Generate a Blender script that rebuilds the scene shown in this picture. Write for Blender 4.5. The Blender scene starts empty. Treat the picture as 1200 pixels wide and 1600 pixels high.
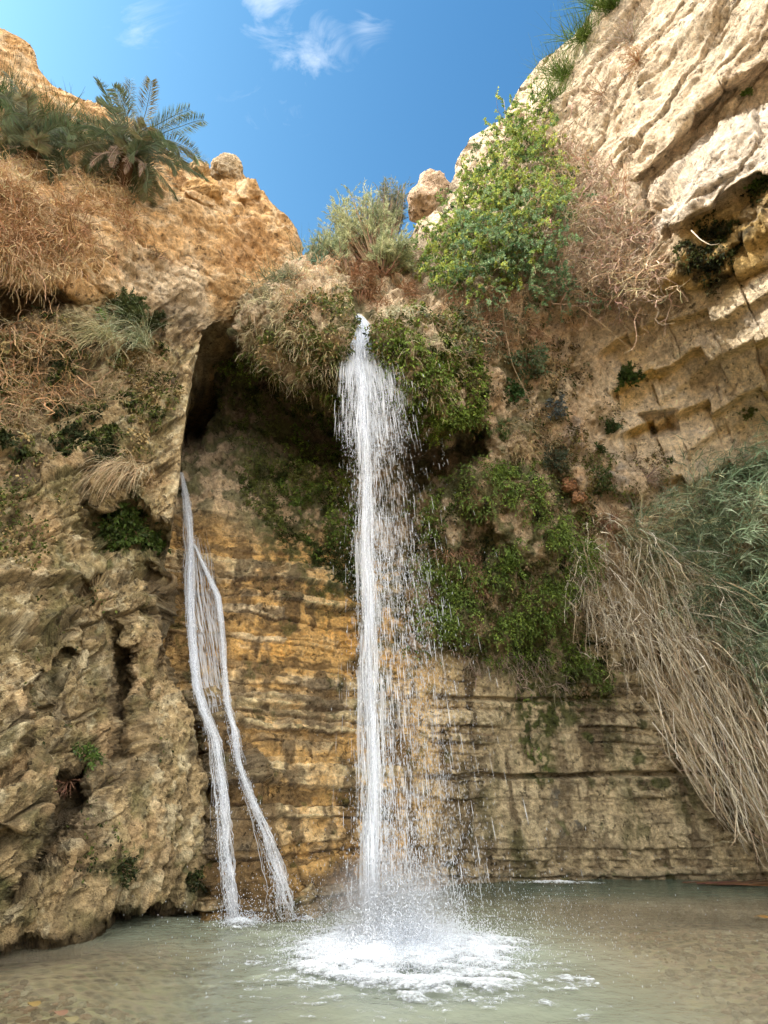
import bpy, math
import numpy as np
from math import radians
R = np.random.RandomState(7)
S = bpy.context.scene
COL = S.collection

# ------------------------------------------------------------------ camera
F = 873.0; PITCH = radians(28); CH = 1.6
cam_d = bpy.data.cameras.new('camera'); cam = bpy.data.objects.new('camera', cam_d); COL.objects.link(cam)
cam_d.sensor_fit = 'VERTICAL'; cam_d.sensor_height = 24.0; cam_d.lens = 24.0*F/1600.0
cam_d.clip_start = 0.05; cam_d.clip_end = 2000
cam.location = (0, 0, CH); cam.rotation_euler = (radians(90)+PITCH, 0, 0)
S.camera = cam
# ------------------------------------------------------------------ sun and sky
SUN_EL = radians(42); SUN_AZ = radians(-112)      # azimuth measured clockwise from +Y (view direction)
sd = np.array([math.sin(SUN_AZ)*math.cos(SUN_EL), math.cos(SUN_AZ)*math.cos(SUN_EL), math.sin(SUN_EL)])
sun_d = bpy.data.lights.new('sun', 'SUN'); sun = bpy.data.objects.new('sun', sun_d); COL.objects.link(sun)
sun_d.energy = 2.4; sun_d.angle = radians(0.53); sun_d.color = (1.0, 0.93, 0.82)
from mathutils import Vector
sun.rotation_euler = Vector(sd.tolist()).to_track_quat('Z', 'Y').to_euler()
sun.location = (-20, 0, 40)
w = bpy.data.worlds.new('World'); S.world = w; w.use_nodes = True
nt = w.node_tree; nt.nodes.clear(); L = nt.links
def N(t, x): return t.nodes.new(x)
sky = N(nt, 'ShaderNodeTexSky'); sky.sky_type = 'NISHITA'; sky.sun_disc = False
sky.sun_elevation = SUN_EL; sky.sun_rotation = SUN_AZ; sky.air_density = 1.0; sky.dust_density = 2.6; sky.ozone_density = 1.0
bg = N(nt, 'ShaderNodeBackground'); bg.inputs['Strength'].default_value = 0.15
out = N(nt, 'ShaderNodeOutputWorld')
tc = N(nt, 'ShaderNodeTexCoord')
def raydir(u, v):
    b = (800-v)/F; d = np.array([(u-600)/F, math.cos(PITCH)-b*math.sin(PITCH), math.sin(PITCH)+b*math.cos(PITCH)])
    return d/np.linalg.norm(d)
def vm(op, a, b=None, t=nt):
    n = N(t, 'ShaderNodeVectorMath'); n.operation = op
    for k, x in enumerate((a, b)):
        if x is None: continue
        if hasattr(x, 'is_output'): t.links.new(x, n.inputs[k])
        else: n.inputs[k].default_value = x
    return n
def mm(op, a, b=0.0, c=None, t=nt, clamp=False):
    n = N(t, 'ShaderNodeMath'); n.operation = op; n.use_clamp = clamp
    for k, x in enumerate((a, b, c)):
        if x is None: continue
        if hasattr(x, 'is_output'): t.links.new(x, n.inputs[k])
        else: n.inputs[k].default_value = x
    return n.outputs[0]
# wispy cirrus: noise stretched, kept to three patches of the sky
mp = N(nt, 'ShaderNodeMapping'); L.new(tc.outputs['Generated'], mp.inputs['Vector'])
mp.inputs['Rotation'].default_value = (0.5, 0.3, 0.9); mp.inputs['Scale'].default_value = (1.0, 2.0, 1.3)
no = N(nt, 'ShaderNodeTexNoise'); L.new(mp.outputs[0], no.inputs['Vector'])
no.inputs['Scale'].default_value = 9.0; no.inputs['Detail'].default_value = 9; no.inputs['Roughness'].default_value = 0.62
no.inputs['Distortion'].default_value = 0.9
tot = None
for (u, v, rad, amp) in ((425, 8, 0.075, .8), (478, 70, 0.085, 0.72), (570, 35, 0.045, 0.5), (425, 175, 0.08, 0.45), (215, 42, 0.08, 0.36), (490, 112, 0.045, .75), (400, 0, .05, .8)):
    d = raydir(u, v)
    dist = vm('DISTANCE', tc.outputs['Generated'], tuple(d.tolist())).outputs['Value']
    g = mm('MULTIPLY', mm('SUBTRACT', 1.0, mm('DIVIDE', dist, rad), clamp=True), amp)
    tot = g if tot is None else mm('MAXIMUM', tot, g)
cl = mm('MULTIPLY', mm('SUBTRACT', mm('ADD', no.outputs['Fac'], mm('MULTIPLY', tot, 0.30)), 0.60), 2.6, clamp=True)
cl = mm('MULTIPLY', cl, mm('MULTIPLY', tot, 2.2, clamp=True), clamp=True)
mixc = N(nt, 'ShaderNodeMix'); mixc.data_type = 'RGBA'
L.new(mm('MULTIPLY', cl, 0.7), mixc.inputs['Factor']); 
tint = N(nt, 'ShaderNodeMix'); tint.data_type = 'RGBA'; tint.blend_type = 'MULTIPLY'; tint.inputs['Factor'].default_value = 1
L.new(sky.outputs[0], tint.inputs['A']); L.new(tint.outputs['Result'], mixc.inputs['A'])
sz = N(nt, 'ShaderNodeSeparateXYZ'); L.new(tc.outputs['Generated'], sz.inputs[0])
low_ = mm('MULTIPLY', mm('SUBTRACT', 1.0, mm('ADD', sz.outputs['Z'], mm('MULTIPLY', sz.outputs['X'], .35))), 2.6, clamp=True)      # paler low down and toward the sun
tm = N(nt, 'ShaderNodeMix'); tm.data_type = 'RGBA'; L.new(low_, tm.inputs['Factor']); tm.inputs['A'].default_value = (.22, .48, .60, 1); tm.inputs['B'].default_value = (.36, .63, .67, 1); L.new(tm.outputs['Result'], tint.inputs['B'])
mixc.inputs['B'].default_value = (2.6, 2.8, 3.0, 1)
# unseen bright cloud bank added behind the camera to light the shaded walls
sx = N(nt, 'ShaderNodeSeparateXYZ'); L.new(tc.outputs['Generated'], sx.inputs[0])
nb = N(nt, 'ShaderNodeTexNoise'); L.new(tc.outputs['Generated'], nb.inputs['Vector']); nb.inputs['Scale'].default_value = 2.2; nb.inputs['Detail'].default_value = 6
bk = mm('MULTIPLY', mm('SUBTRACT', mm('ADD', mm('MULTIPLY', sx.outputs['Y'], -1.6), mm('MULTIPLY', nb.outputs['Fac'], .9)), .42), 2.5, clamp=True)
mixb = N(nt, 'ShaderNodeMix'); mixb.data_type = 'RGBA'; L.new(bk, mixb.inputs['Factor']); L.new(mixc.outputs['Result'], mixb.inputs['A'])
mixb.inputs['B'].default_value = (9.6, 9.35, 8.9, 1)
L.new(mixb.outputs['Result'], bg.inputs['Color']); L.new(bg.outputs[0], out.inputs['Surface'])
S.view_settings.view_transform = 'Standard'; S.view_settings.look = 'None'
S.view_settings.gamma = 1.0; S.view_settings.exposure = 1.76
S.render.engine = 'CYCLES'
S.cycles.max_bounces = 8; S.cycles.diffuse_bounces = 4; S.cycles.transparent_max_bounces = 16
S.cycles.caustics_reflective = False; S.cycles.caustics_refractive = False
S.cycles.sample_clamp_indirect = 4.0

# ------------------------------------------------------------------ numeric helpers
CP, SP = math.cos(PITCH), math.sin(PITCH)
def rays(u, v):
    u = np.asarray(u, float); v = np.asarray(v, float); b = (800-v)/F; a = (u-600)/F+0*b
    return np.stack([a, CP-b*SP, SP+b*CP], -1)
def at(u, v, Y):
    """point seen in direction (u, v), at forward distance Y metres"""
    r = rays(u, v); return r*(np.asarray(Y)/r[..., 1])[..., None]+np.array([0, 0, CH])
def project(P):
    d = P-np.array([0, 0, CH]); zc = d[..., 1]*CP+d[..., 2]*SP; yc = -d[..., 1]*SP+d[..., 2]*CP
    return 600+F*d[..., 0]/zc, 800-F*yc/zc
TAB = R.rand(64, 64, 64).astype(np.float32)*2-1
def vnoise(p):
    """smooth value noise in [-1, 1]; p (...,3)"""
    i = np.floor(p); f = (p-i).astype(np.float32); f = f*f*(3-2*f); i = i.astype(np.int32) & 63; j = (i+1) & 63
    x0, y0, z0 = i[..., 0], i[..., 1], i[..., 2]; x1, y1, z1 = j[..., 0], j[..., 1], j[..., 2]
    fx, fy, fz = f[..., 0], f[..., 1], f[..., 2]
    a = TAB[x0, y0, z0]*(1-fx)+TAB[x1, y0, z0]*fx; b = TAB[x0, y1, z0]*(1-fx)+TAB[x1, y1, z0]*fx
    c = TAB[x0, y0, z1]*(1-fx)+TAB[x1, y0, z1]*fx; d = TAB[x0, y1, z1]*(1-fx)+TAB[x1, y1, z1]*fx
    return (a*(1-fy)+b*fy)*(1-fz)+(c*(1-fy)+d*fy)*fz
ROT = np.array([[.36, .48, -.8], [-.8, .6, 0], [.48, .64, .6]])
def fbm(p, sc, octv=4, gain=.5, off=0.0):
    p = p*np.asarray(sc)+off; a = 1.0; s = 0; tot = 0
    for k in range(octv):
        s = s+a*vnoise(p); tot += a; a *= gain; p = p@ROT*2.03+11.3
    return s/tot*1.5
def ridged(p, sc, octv=4, gain=.5, off=0.0):
    p = p*np.asarray(sc)+off; a = 1.0; s = 0; tot = 0
    for k in range(octv):
        s = s+a*(1-np.abs(vnoise(p))*2.2); tot += a; a *= gain; p = p@ROT*2.1+7.7
    return s/tot
def h1(n, seed=0):
    n = np.asarray(n).astype(np.int64); x = (n*374761393+seed*668265263) & 0xffffffff
    x = ((x ^ (x >> 13))*1274126177) & 0xffffffff; x = x ^ (x >> 16); return (x & 0xffff)/65535.0
def sst(a, b, x): t = np.clip((x-a)/(b-a), 0, 1); return t*t*(3-2*t)
def pmask(u, v, poly, soft):
    """1 inside the polygon falling to 0 over 'soft' pixels either side of its edge"""
    poly = np.array(poly, float); m = len(poly); x0, y0 = poly.min(0)-soft*1.5; x1, y1 = poly.max(0)+soft*1.5
    res = np.zeros(u.shape, np.float32); sel = (u > x0) & (u < x1) & (v > y0) & (v < y1)
    uu, vv = u[sel], v[sel]
    if uu.size == 0: return res
    d = np.full(uu.shape, 1e9); ins = np.zeros(uu.shape, bool)
    for k in range(m):
        a, b = poly[k], poly[(k+1) % m]; e = b-a; wx, wy = uu-a[0], vv-a[1]
        t = np.clip((wx*e[0]+wy*e[1])/(e@e+1e-9), 0, 1)
        d = np.minimum(d, np.hypot(wx-t*e[0], wy-t*e[1]))
        c = ((a[1] <= vv) != (b[1] <= vv)) & (uu < a[0]+(vv-a[1])/(b[1]-a[1]+1e-12)*(b[0]-a[0])); ins ^= c
    sdv = np.where(ins, d, -d); res[sel] = sst(-soft, soft, sdv); return res
def tps(pts, vals):
    pts = np.array(pts, float)/400; vals = np.array(vals, float); n = len(pts)
    def K(a, b):
        r2 = ((a[:, None]-b[None])**2).sum(-1); return 0.5*r2*np.log(r2+1e-9)
    A = np.zeros((n+3, n+3)); A[:n, :n] = K(pts, pts)+np.eye(n)*0.01; A[:n, n] = 1; A[:n, n+1:] = pts; A[n, :n] = 1; A[n+1:, :n] = pts.T
    wv = np.linalg.solve(A, np.r_[vals, 0, 0, 0])
    def f(u, v):
        sh = u.shape; q = np.stack([u.ravel(), v.ravel()], -1)/400; o = np.empty(len(q))
        for k in range(0, len(q), 60000):
            c = q[k:k+60000]; o[k:k+60000] = K(c, pts)@wv[:n]+wv[n]+c@wv[n+1:]
        return o.reshape(sh)
    return f

# ------------------------------------------------------------------ mesh helpers
def mk(name, V, Fq, mat, cols=None, parent=None, smooth=False, loc=None):
    V = np.asarray(V, np.float32).reshape(-1, 3); me = bpy.data.meshes.new(name)
    if loc is not None: V = V-np.asarray(loc, np.float32)
    Fq = np.asarray(Fq, np.int32); k = Fq.shape[1]; nf = len(Fq)
    me.vertices.add(len(V)); me.vertices.foreach_set('co', V.ravel())
    me.loops.add(nf*k); me.loops.foreach_set('vertex_index', Fq.ravel())
    me.polygons.add(nf); me.polygons.foreach_set('loop_start', np.arange(nf, dtype=np.int32)*k)
    if smooth: me.polygons.foreach_set('use_smooth', np.ones(nf, bool))
    else: me.polygons.foreach_set('use_smooth', np.zeros(nf, bool))
    if cols is not None:
        c = np.asarray(cols, np.float32).reshape(len(V), -1)
        if c.shape[1] == 3: c = np.c_[c, np.ones(len(c), np.float32)]
        at_ = me.attributes.new('Col', 'FLOAT_COLOR', 'POINT'); at_.data.foreach_set('color', c.ravel())
    me.update(calc_edges=True); me.materials.append(mat)
    o = bpy.data.objects.new(name, me); COL.objects.link(o)
    if parent is not None: o.parent = parent
    elif loc is not None: o.location = tuple(float(x) for x in loc)
    return o
def tag(o, label=None, cat=None, group=None, kind=None):
    if label: o['label'] = label
    if cat: o['category'] = cat
    if group: o['group'] = group
    if kind: o['kind'] = kind
    return o
def root(name, loc, label, cat, group=None):
    o = bpy.data.objects.new(name, None); COL.objects.link(o); o.location = tuple(float(x) for x in loc); o.empty_display_size = .2
    return tag(o, label, cat, group)
class Bag:
    """collects pieces of one mesh"""
    def __init__(s): s.V = []; s.F = []; s.C = []; s.n = 0
    def add(s, V, Fc, C):
        V = V.reshape(-1, 3); C = np.broadcast_to(C, (len(V), 3)) if np.ndim(C) == 1 else C.reshape(-1, 3)
        s.V.append(V); s.F.append(np.asarray(Fc)+s.n); s.C.append(C); s.n += len(V)
    def build(s, name, mat, parent=None, loc=None, smooth=False):
        V = np.concatenate(s.V)
        if loc is None and parent is not None: V = V-np.array(parent.location)
        return mk(name, V, np.concatenate(s.F), mat, np.concatenate(s.C), parent, smooth, loc)
def unit(a): return a/(np.linalg.norm(a, axis=-1, keepdims=True)+1e-9)
def rnd3(n): return unit(R.normal(size=(n, 3)))
def paths(P0, D, Ln, K=6, g=0.15, wig=0.12, curl=0.0):
    """drooping paths: (n, K+1, 3)"""
    n = len(P0); P = [P0]; D = unit(D); Ln = np.broadcast_to(Ln, (n,)); g = np.broadcast_to(g, (n,)); ax = rnd3(n)*curl
    for k in range(K):
        P.append(P[-1]+D*(Ln/K)[:, None]); D = D+R.normal(size=(n, 3))*wig+np.cross(ax, D); D[:, 2] -= g; D = unit(D)
    return np.stack(P, 1)
def jit(c, n, s=.18, hue=.08):
    c = np.asarray(c, float); return np.clip(c*(1+R.normal(size=(n, 1))*s)*(1+R.normal(size=(n, 3))*hue), .004, .95)
def ribbons(bag, Pt, wd, C, taper=.2, both=False):
    n, K, _ = Pt.shape; prof = np.sin(np.pi*np.linspace(.03, .97, K))**.6 if both else np.linspace(1, taper, K); T = np.gradient(Pt, axis=1); sdv = unit(np.cross(T, rnd3(n)[:, None, :]+np.array([0, -.6, 0])))
    tt = prof[None, :, None]*np.broadcast_to(np.asarray(wd), (n,))[:, None, None]*.5
    V = np.stack([Pt-sdv*tt, Pt+sdv*tt], 2); base = (np.arange(n)*K*2)[:, None]+(np.arange(K-1)*2)[None]
    Fc = np.stack([base, base+1, base+3, base+2], -1).reshape(-1, 4)
    bag.add(V, Fc, np.repeat(np.broadcast_to(C, (n, 3)), K*2, 0))
def tubes(bag, Pt, rad, C, taper=.3, sides=4):
    n, K, _ = Pt.shape; T = unit(np.gradient(Pt, axis=1)); a = unit(np.cross(T, rnd3(n)[:, None, :]*1.0)); b = np.cross(T, a)
    rr = np.linspace(1, taper, K)[None, :]*np.broadcast_to(np.asarray(rad), (n,))[:, None]; th = np.arange(sides)*2*np.pi/sides
    V = Pt[:, :, None]+(a[:, :, None]*np.cos(th)[None, None, :, None]+b[:, :, None]*np.sin(th)[None, None, :, None])*rr[:, :, None, None]
    base = (np.arange(n)*K*sides)[:, None, None]+(np.arange(K-1)*sides)[None, :, None]; s0 = np.arange(sides)[None, None]; s1 = (s0+1) % sides
    Fc = np.stack([base+s0, base+s1, base+s1+sides, base+s0+sides], -1).reshape(-1, 4)
    bag.add(V, Fc, np.repeat(np.broadcast_to(C, (n, 3)), K*sides, 0))
def leaves(bag, P, D, ln, wd, C, up=None):
    """rhombic leaves from base P along D"""
    n = len(P); D = unit(D); ln = np.broadcast_to(ln, (n,))[:, None]; wd = np.broadcast_to(wd, (n,))[:, None]
    sdv = unit(np.cross(D, rnd3(n) if up is None else up)); nn = np.cross(D, sdv)
    V = np.stack([P, P+D*ln*.45+sdv*wd*.5+nn*wd*.12, P+D*ln, P+D*ln*.45-sdv*wd*.5+nn*wd*.12], 1)
    Fc = np.arange(n*4).reshape(n, 4); bag.add(V, Fc, np.repeat(np.broadcast_to(C, (n, 3)), 4, 0))
def onpaths(Pt, m, t0=.2):
    """m random points per path -> pos, tangent, path index, parameter"""
    n, K, _ = Pt.shape; t = (t0+(1-t0)*R.rand(n, m))*(K-1.001); i = t.astype(int); f = (t-i)[..., None]; idx = np.arange(n)[:, None]
    P = Pt[idx, i]*(1-f)+Pt[idx, i+1]*f; T = Pt[idx, i+1]-Pt[idx, i]
    return P.reshape(-1, 3), unit(T).reshape(-1, 3), np.repeat(np.arange(n), m), (t/(K-1)).ravel()

# ------------------------------------------------------------------ materials
def newmat(name):
    m = bpy.data.materials.new(name); m.use_nodes = True; m.node_tree.nodes.clear(); return m, m.node_tree
def rock_mat():
    m, t = newmat('rock'); l = t.links
    o = N(t, 'ShaderNodeOutputMaterial'); p = N(t, 'ShaderNodeBsdfPrincipled'); l.new(p.outputs[0], o.inputs[0])
    a = N(t, 'ShaderNodeAttribute'); a.attribute_name = 'Col'; co = N(t, 'ShaderNodeTexCoord')
    def nz(sc, det, ro, stretch=None):
        n = N(t, 'ShaderNodeTexNoise'); n.inputs['Scale'].default_value = sc; n.inputs['Detail'].default_value = det; n.inputs['Roughness'].default_value = ro
        if stretch:
            q = N(t, 'ShaderNodeMapping'); q.inputs['Scale'].default_value = stretch; l.new(co.outputs['Object'], q.inputs[0]); l.new(q.outputs[0], n.inputs['Vector'])
        else: l.new(co.outputs['Object'], n.inputs['Vector'])
        return n.outputs['Fac']
    n1 = nz(9, 6, .7); n2 = nz(42, 4, .7); n3 = nz(3.0, 5, .65, (1, 1, .35))
    f = mm('ADD', mm('MULTIPLY', n1, 1.1, t=t), mm('ADD', mm('MULTIPLY', n2, .7, t=t), mm('MULTIPLY', n3, .6, t=t), t=t), t=t)   # mean 1.2
    f = mm('MAXIMUM', mm('ADD', mm('MULTIPLY', f, 2.3, t=t), -1.72, t=t), .28, t=t)
    pv = N(t, 'ShaderNodeTexVoronoi'); pv.inputs['Scale'].default_value = 5.5; pv.inputs['Randomness'].default_value = 1
    wq = N(t, 'ShaderNodeTexNoise'); wq.inputs['Scale'].default_value = 6; wq.inputs['Detail'].default_value = 3; l.new(co.outputs['Object'], wq.inputs['Vector'])
    wo = vm('ADD', co.outputs['Object'], vm('MULTIPLY', wq.outputs['Color'], (.35, .35, .35), t=t).outputs[0], t=t); l.new(wo.outputs[0], pv.inputs['Vector'])
    pm = nz(1.3, 3, .6)
    pit = mm('MULTIPLY', mm('SUBTRACT', mm('SUBTRACT', mm('MULTIPLY', pm, .62, t=t), .10, t=t), pv.outputs['Distance'], t=t), 14.0, t=t, clamp=True)
    f = mm('MULTIPLY', f, mm('SUBTRACT', 1.0, mm('MULTIPLY', pit, .55, t=t), t=t), t=t)
    mx = N(t, 'ShaderNodeVectorMath'); mx.operation = 'SCALE'; l.new(a.outputs['Color'], mx.inputs[0]); l.new(f, mx.inputs['Scale'])
    l.new(mx.outputs[0], p.inputs['Base Color'])
    wet = mm('SUBTRACT', 1.0, a.outputs['Alpha'], t=t)
    l.new(mm('SUBTRACT', .92, mm('MULTIPLY', wet, .66, t=t), t=t), p.inputs['Roughness'])
    p.inputs['Specular IOR Level'].default_value = .35
    vo = N(t, 'ShaderNodeTexVoronoi'); vo.inputs['Scale'].default_value = 7; vo.feature = 'DISTANCE_TO_EDGE'
    q = N(t, 'ShaderNodeMapping'); l.new(co.outputs['Object'], q.inputs[0]); q.inputs['Scale'].default_value = (1, 1, 1.8)
    wv = vm('ADD', q.outputs[0], vm('SCALE', N(t, 'ShaderNodeTexNoise').outputs['Color'], t=t).outputs[0], t=t)
    l.new(q.outputs[0], vo.inputs['Vector'])
    hh = mm('ADD', mm('MULTIPLY', n1, 1.0, t=t), mm('MULTIPLY', n2, .35, t=t), t=t)
    hh = mm('ADD', hh, mm('MULTIPLY', mm('MINIMUM', vo.outputs['Distance'], .06, t=t), 1.2, t=t), t=t)
    hh = mm('SUBTRACT', hh, mm('MULTIPLY', pit, .45, t=t), t=t)
    bp = N(t, 'ShaderNodeBump'); bp.inputs['Strength'].default_value = 1.0; bp.inputs['Distance'].default_value = .13
    l.new(hh, bp.inputs['Height']); l.new(bp.outputs[0], p.inputs['Normal'])
    return m
def leaf_mat(name, trans=.35, rough=.55, spec=.35):
    m, t = newmat(name); l = t.links
    o = N(t, 'ShaderNodeOutputMaterial'); p = N(t, 'ShaderNodeBsdfPrincipled'); a = N(t, 'ShaderNodeAttribute'); a.attribute_name = 'Col'
    co = N(t, 'ShaderNodeTexCoord'); nn = N(t, 'ShaderNodeTexNoise'); nn.inputs['Scale'].default_value = 6; l.new(co.outputs['Object'], nn.inputs['Vector'])
    sc = N(t, 'ShaderNodeVectorMath'); sc.operation = 'SCALE'; l.new(a.outputs['Color'], sc.inputs[0])
    l.new(mm('ADD', mm('MULTIPLY', nn.outputs['Fac'], .9, t=t), .55, t=t), sc.inputs['Scale'])
    l.new(sc.outputs[0], p.inputs['Base Color']); p.inputs['Roughness'].default_value = rough; p.inputs['Specular IOR Level'].default_value = spec
    if trans > 0:
        tr = N(t, 'ShaderNodeBsdfTranslucent'); l.new(sc.outputs[0], tr.inputs[0]); mx = N(t, 'ShaderNodeMixShader'); mx.inputs[0].default_value = trans
        l.new(p.outputs[0], mx.inputs[1]); l.new(tr.outputs[0], mx.inputs[2]); l.new(mx.outputs[0], o.inputs[0])
    else: l.new(p.outputs[0], o.inputs[0])
    return m
def foam_mat():
    m, t = newmat('foam'); l = t.links; o = N(t, 'ShaderNodeOutputMaterial'); df = N(t, 'ShaderNodeBsdfDiffuse'); df.inputs[0].default_value = (.82, .88, .95, 1); tp = N(t, 'ShaderNodeBsdfTransparent')
    a = N(t, 'ShaderNodeAttribute'); a.attribute_name = 'Col'; co = N(t, 'ShaderNodeTexCoord'); nn = N(t, 'ShaderNodeTexNoise'); nn.inputs['Scale'].default_value = 24; nn.inputs['Detail'].default_value = 6; nn.inputs['Roughness'].default_value = .7; l.new(co.outputs['Object'], nn.inputs[0])
    al = mm('MULTIPLY', mm('ADD', a.outputs['Alpha'], mm('MULTIPLY', mm('SUBTRACT', nn.outputs['Fac'], .5, t=t), 1.5, t=t), t=t), 1.35, t=t, clamp=True)
    bp = N(t, 'ShaderNodeBump'); bp.inputs['Distance'].default_value = .04; l.new(nn.outputs['Fac'], bp.inputs['Height']); l.new(bp.outputs[0], df.inputs['Normal'])
    mx = N(t, 'ShaderNodeMixShader'); l.new(mm('MULTIPLY', al, .95, t=t), mx.inputs[0]); l.new(tp.outputs[0], mx.inputs[1]); l.new(df.outputs[0], mx.inputs[2]); l.new(mx.outputs[0], o.inputs[0]); return m
def froth_mat(name, alpha=1.0):
    m, t = newmat(name); l = t.links
    o = N(t, 'ShaderNodeOutputMaterial'); p = N(t, 'ShaderNodeBsdfPrincipled')
    p.inputs['Base Color'].default_value = (.86, .90, .96, 1); p.inputs['Roughness'].default_value = .15
    p.inputs['Specular IOR Level'].default_value = .6
    tr = N(t, 'ShaderNodeBsdfTranslucent'); tr.inputs[0].default_value = (.86, .90, .96, 1)
    mx = N(t, 'ShaderNodeMixShader'); mx.inputs[0].default_value = .4; l.new(p.outputs[0], mx.inputs[1]); l.new(tr.outputs[0], mx.inputs[2])
    if alpha < 1:
        tp = N(t, 'ShaderNodeBsdfTransparent'); m2 = N(t, 'ShaderNodeMixShader'); m2.inputs[0].default_value = alpha
        l.new(tp.outputs[0], m2.inputs[1]); l.new(mx.outputs[0], m2.inputs[2]); l.new(m2.outputs[0], o.inputs[0])
    else: l.new(mx.outputs[0], o.inputs[0])
    return m
FOAM = foam_mat(); ROCK = rock_mat(); LEAF = leaf_mat('foliage'); STRAW = leaf_mat('straw', .15, .8, .15); BARK = leaf_mat('bark', 0, .9, .1)
MOSS = leaf_mat('moss', .2, .8, .2); DROP = froth_mat('white_water', .62); VEIL = froth_mat('thin_water', .34); STREAM = froth_mat('stream_water', .46)

# ------------------------------------------------------------------ cliffs: back wall and right wall
YOF = lambda pts: ([(u, v) for u, v, Y in pts], [math.log(Y/(CP-(800-v)/F*SP)) for u, v, Y in pts])
def wl(u, v): r = rays(u, v); t = -CH/r[2]; return (u, v, t*r[1])
back_pts = [wl(250, 1425), wl(350, 1427), wl(450, 1425), wl(550, 1415), wl(640, 1392), wl(720, 1379), wl(850, 1375), wl(1000, 1373), wl(1200, 1378), (1400, 1385, 14), (1900, 1400, 9),
 (250, 1500, 11.9), (550, 1500, 12.4), (850, 1490, 17), (1200, 1490, 16.2), (1600, 1500, 11),
 (300, 1250, 12.1), (450, 1250, 12.4), (600, 1250, 14), (800, 1250, 16.6), (1000, 1250, 17), (1200, 1250, 16.3), (1450, 1250, 13.2),
 (300, 1100, 12.5), (450, 1100, 13.1), (600, 1100, 14.6), (800, 1100, 16.4), (1000, 1100, 16.8), (1200, 1100, 15.8), (1450, 1100, 12.5), (1900, 1100, 8),
 (280, 950, 12.9), (420, 950, 13.4), (600, 950, 15), (780, 950, 15.4), (950, 950, 16),
 (280, 850, 13.2), (400, 850, 13.8), (500, 850, 14.8), (600, 850, 15.2), (700, 850, 14.8), (800, 850, 14.5), (950, 850, 15), (1200, 850, 14), (1450, 850, 11), (1900, 850, 7),
 (300, 740, 13.8), (400, 740, 14.4), (500, 740, 14.6), (600, 720, 14.6), (680, 720, 14.2), (760, 700, 13.2), (900, 700, 13.5), (1050, 700, 13.3), (1200, 700, 12.7), (1450, 700, 10),
 (250, 600, 14.5), (330, 600, 13.8), (400, 610, 13.4), (480, 620, 12.6), (560, 620, 12), (640, 620, 11.8), (720, 620, 12), (800, 600, 12.5), (950, 600, 12.9), (1080, 600, 12.2), (1200, 600, 11.2), (1450, 600, 8.8), (1900, 600, 6),
 (250, 500, 13.5), (350, 500, 12.6), (420, 500, 11.1), (500, 500, 10.8), (560, 490, 11.2), (620, 500, 11), (700, 500, 11.5), (800, 500, 11.8), (950, 500, 12), (1080, 500, 10.7), (1200, 490, 9.5), (1450, 500, 7.5),
 (250, 410, 14), (400, 410, 12.8), (480, 400, 12.2), (560, 400, 12.4), (640, 400, 12.8), (750, 400, 12.1), (900, 400, 11.2), (1050, 400, 9.7), (1200, 400, 8.9), (1450, 400, 6.8),
 (700, 300, 13.4), (800, 300, 12), (950, 300, 10.2), (1100, 300, 8.8), (1200, 300, 8.1), (1450, 300, 6.2),
 (740, 210, 13.2), (830, 150, 11.8), (950, 150, 9.6), (1100, 150, 8.0), (1200, 150, 7.2), (1900, 200, 4),
 (940, 0, 9), (1100, 0, 7.2), (1200, 0, 6.4), (1450, 0, 5), (1100, -250, 6), (1450, -300, 3.8), (1900, -300, 2.8)]
fb = tps(*YOF(back_pts))
ub = np.concatenate([np.arange(190, 1216, 1.35), np.arange(1217, 1900, 14)])
sky_u = [190, 430, 470, 500, 560, 620, 640, 655, 690, 712, 722, 738, 770, 792, 802, 816, 842, 880, 905, 930, 942, 960, 1010, 1100, 1300, 1900]
sky_v = [440, 425, 400, 388, 380, 385, 372, 345, 325, 268, 240, 210, 192, 184, 158, 130, 96, 66, 50, 20, 0, -40, -120, -220, -300, -330]
NR = 860; NCAP = 14
vt = np.interp(ub, sky_u, sky_v)
tpar = np.linspace(0, 1, NR)
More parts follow.
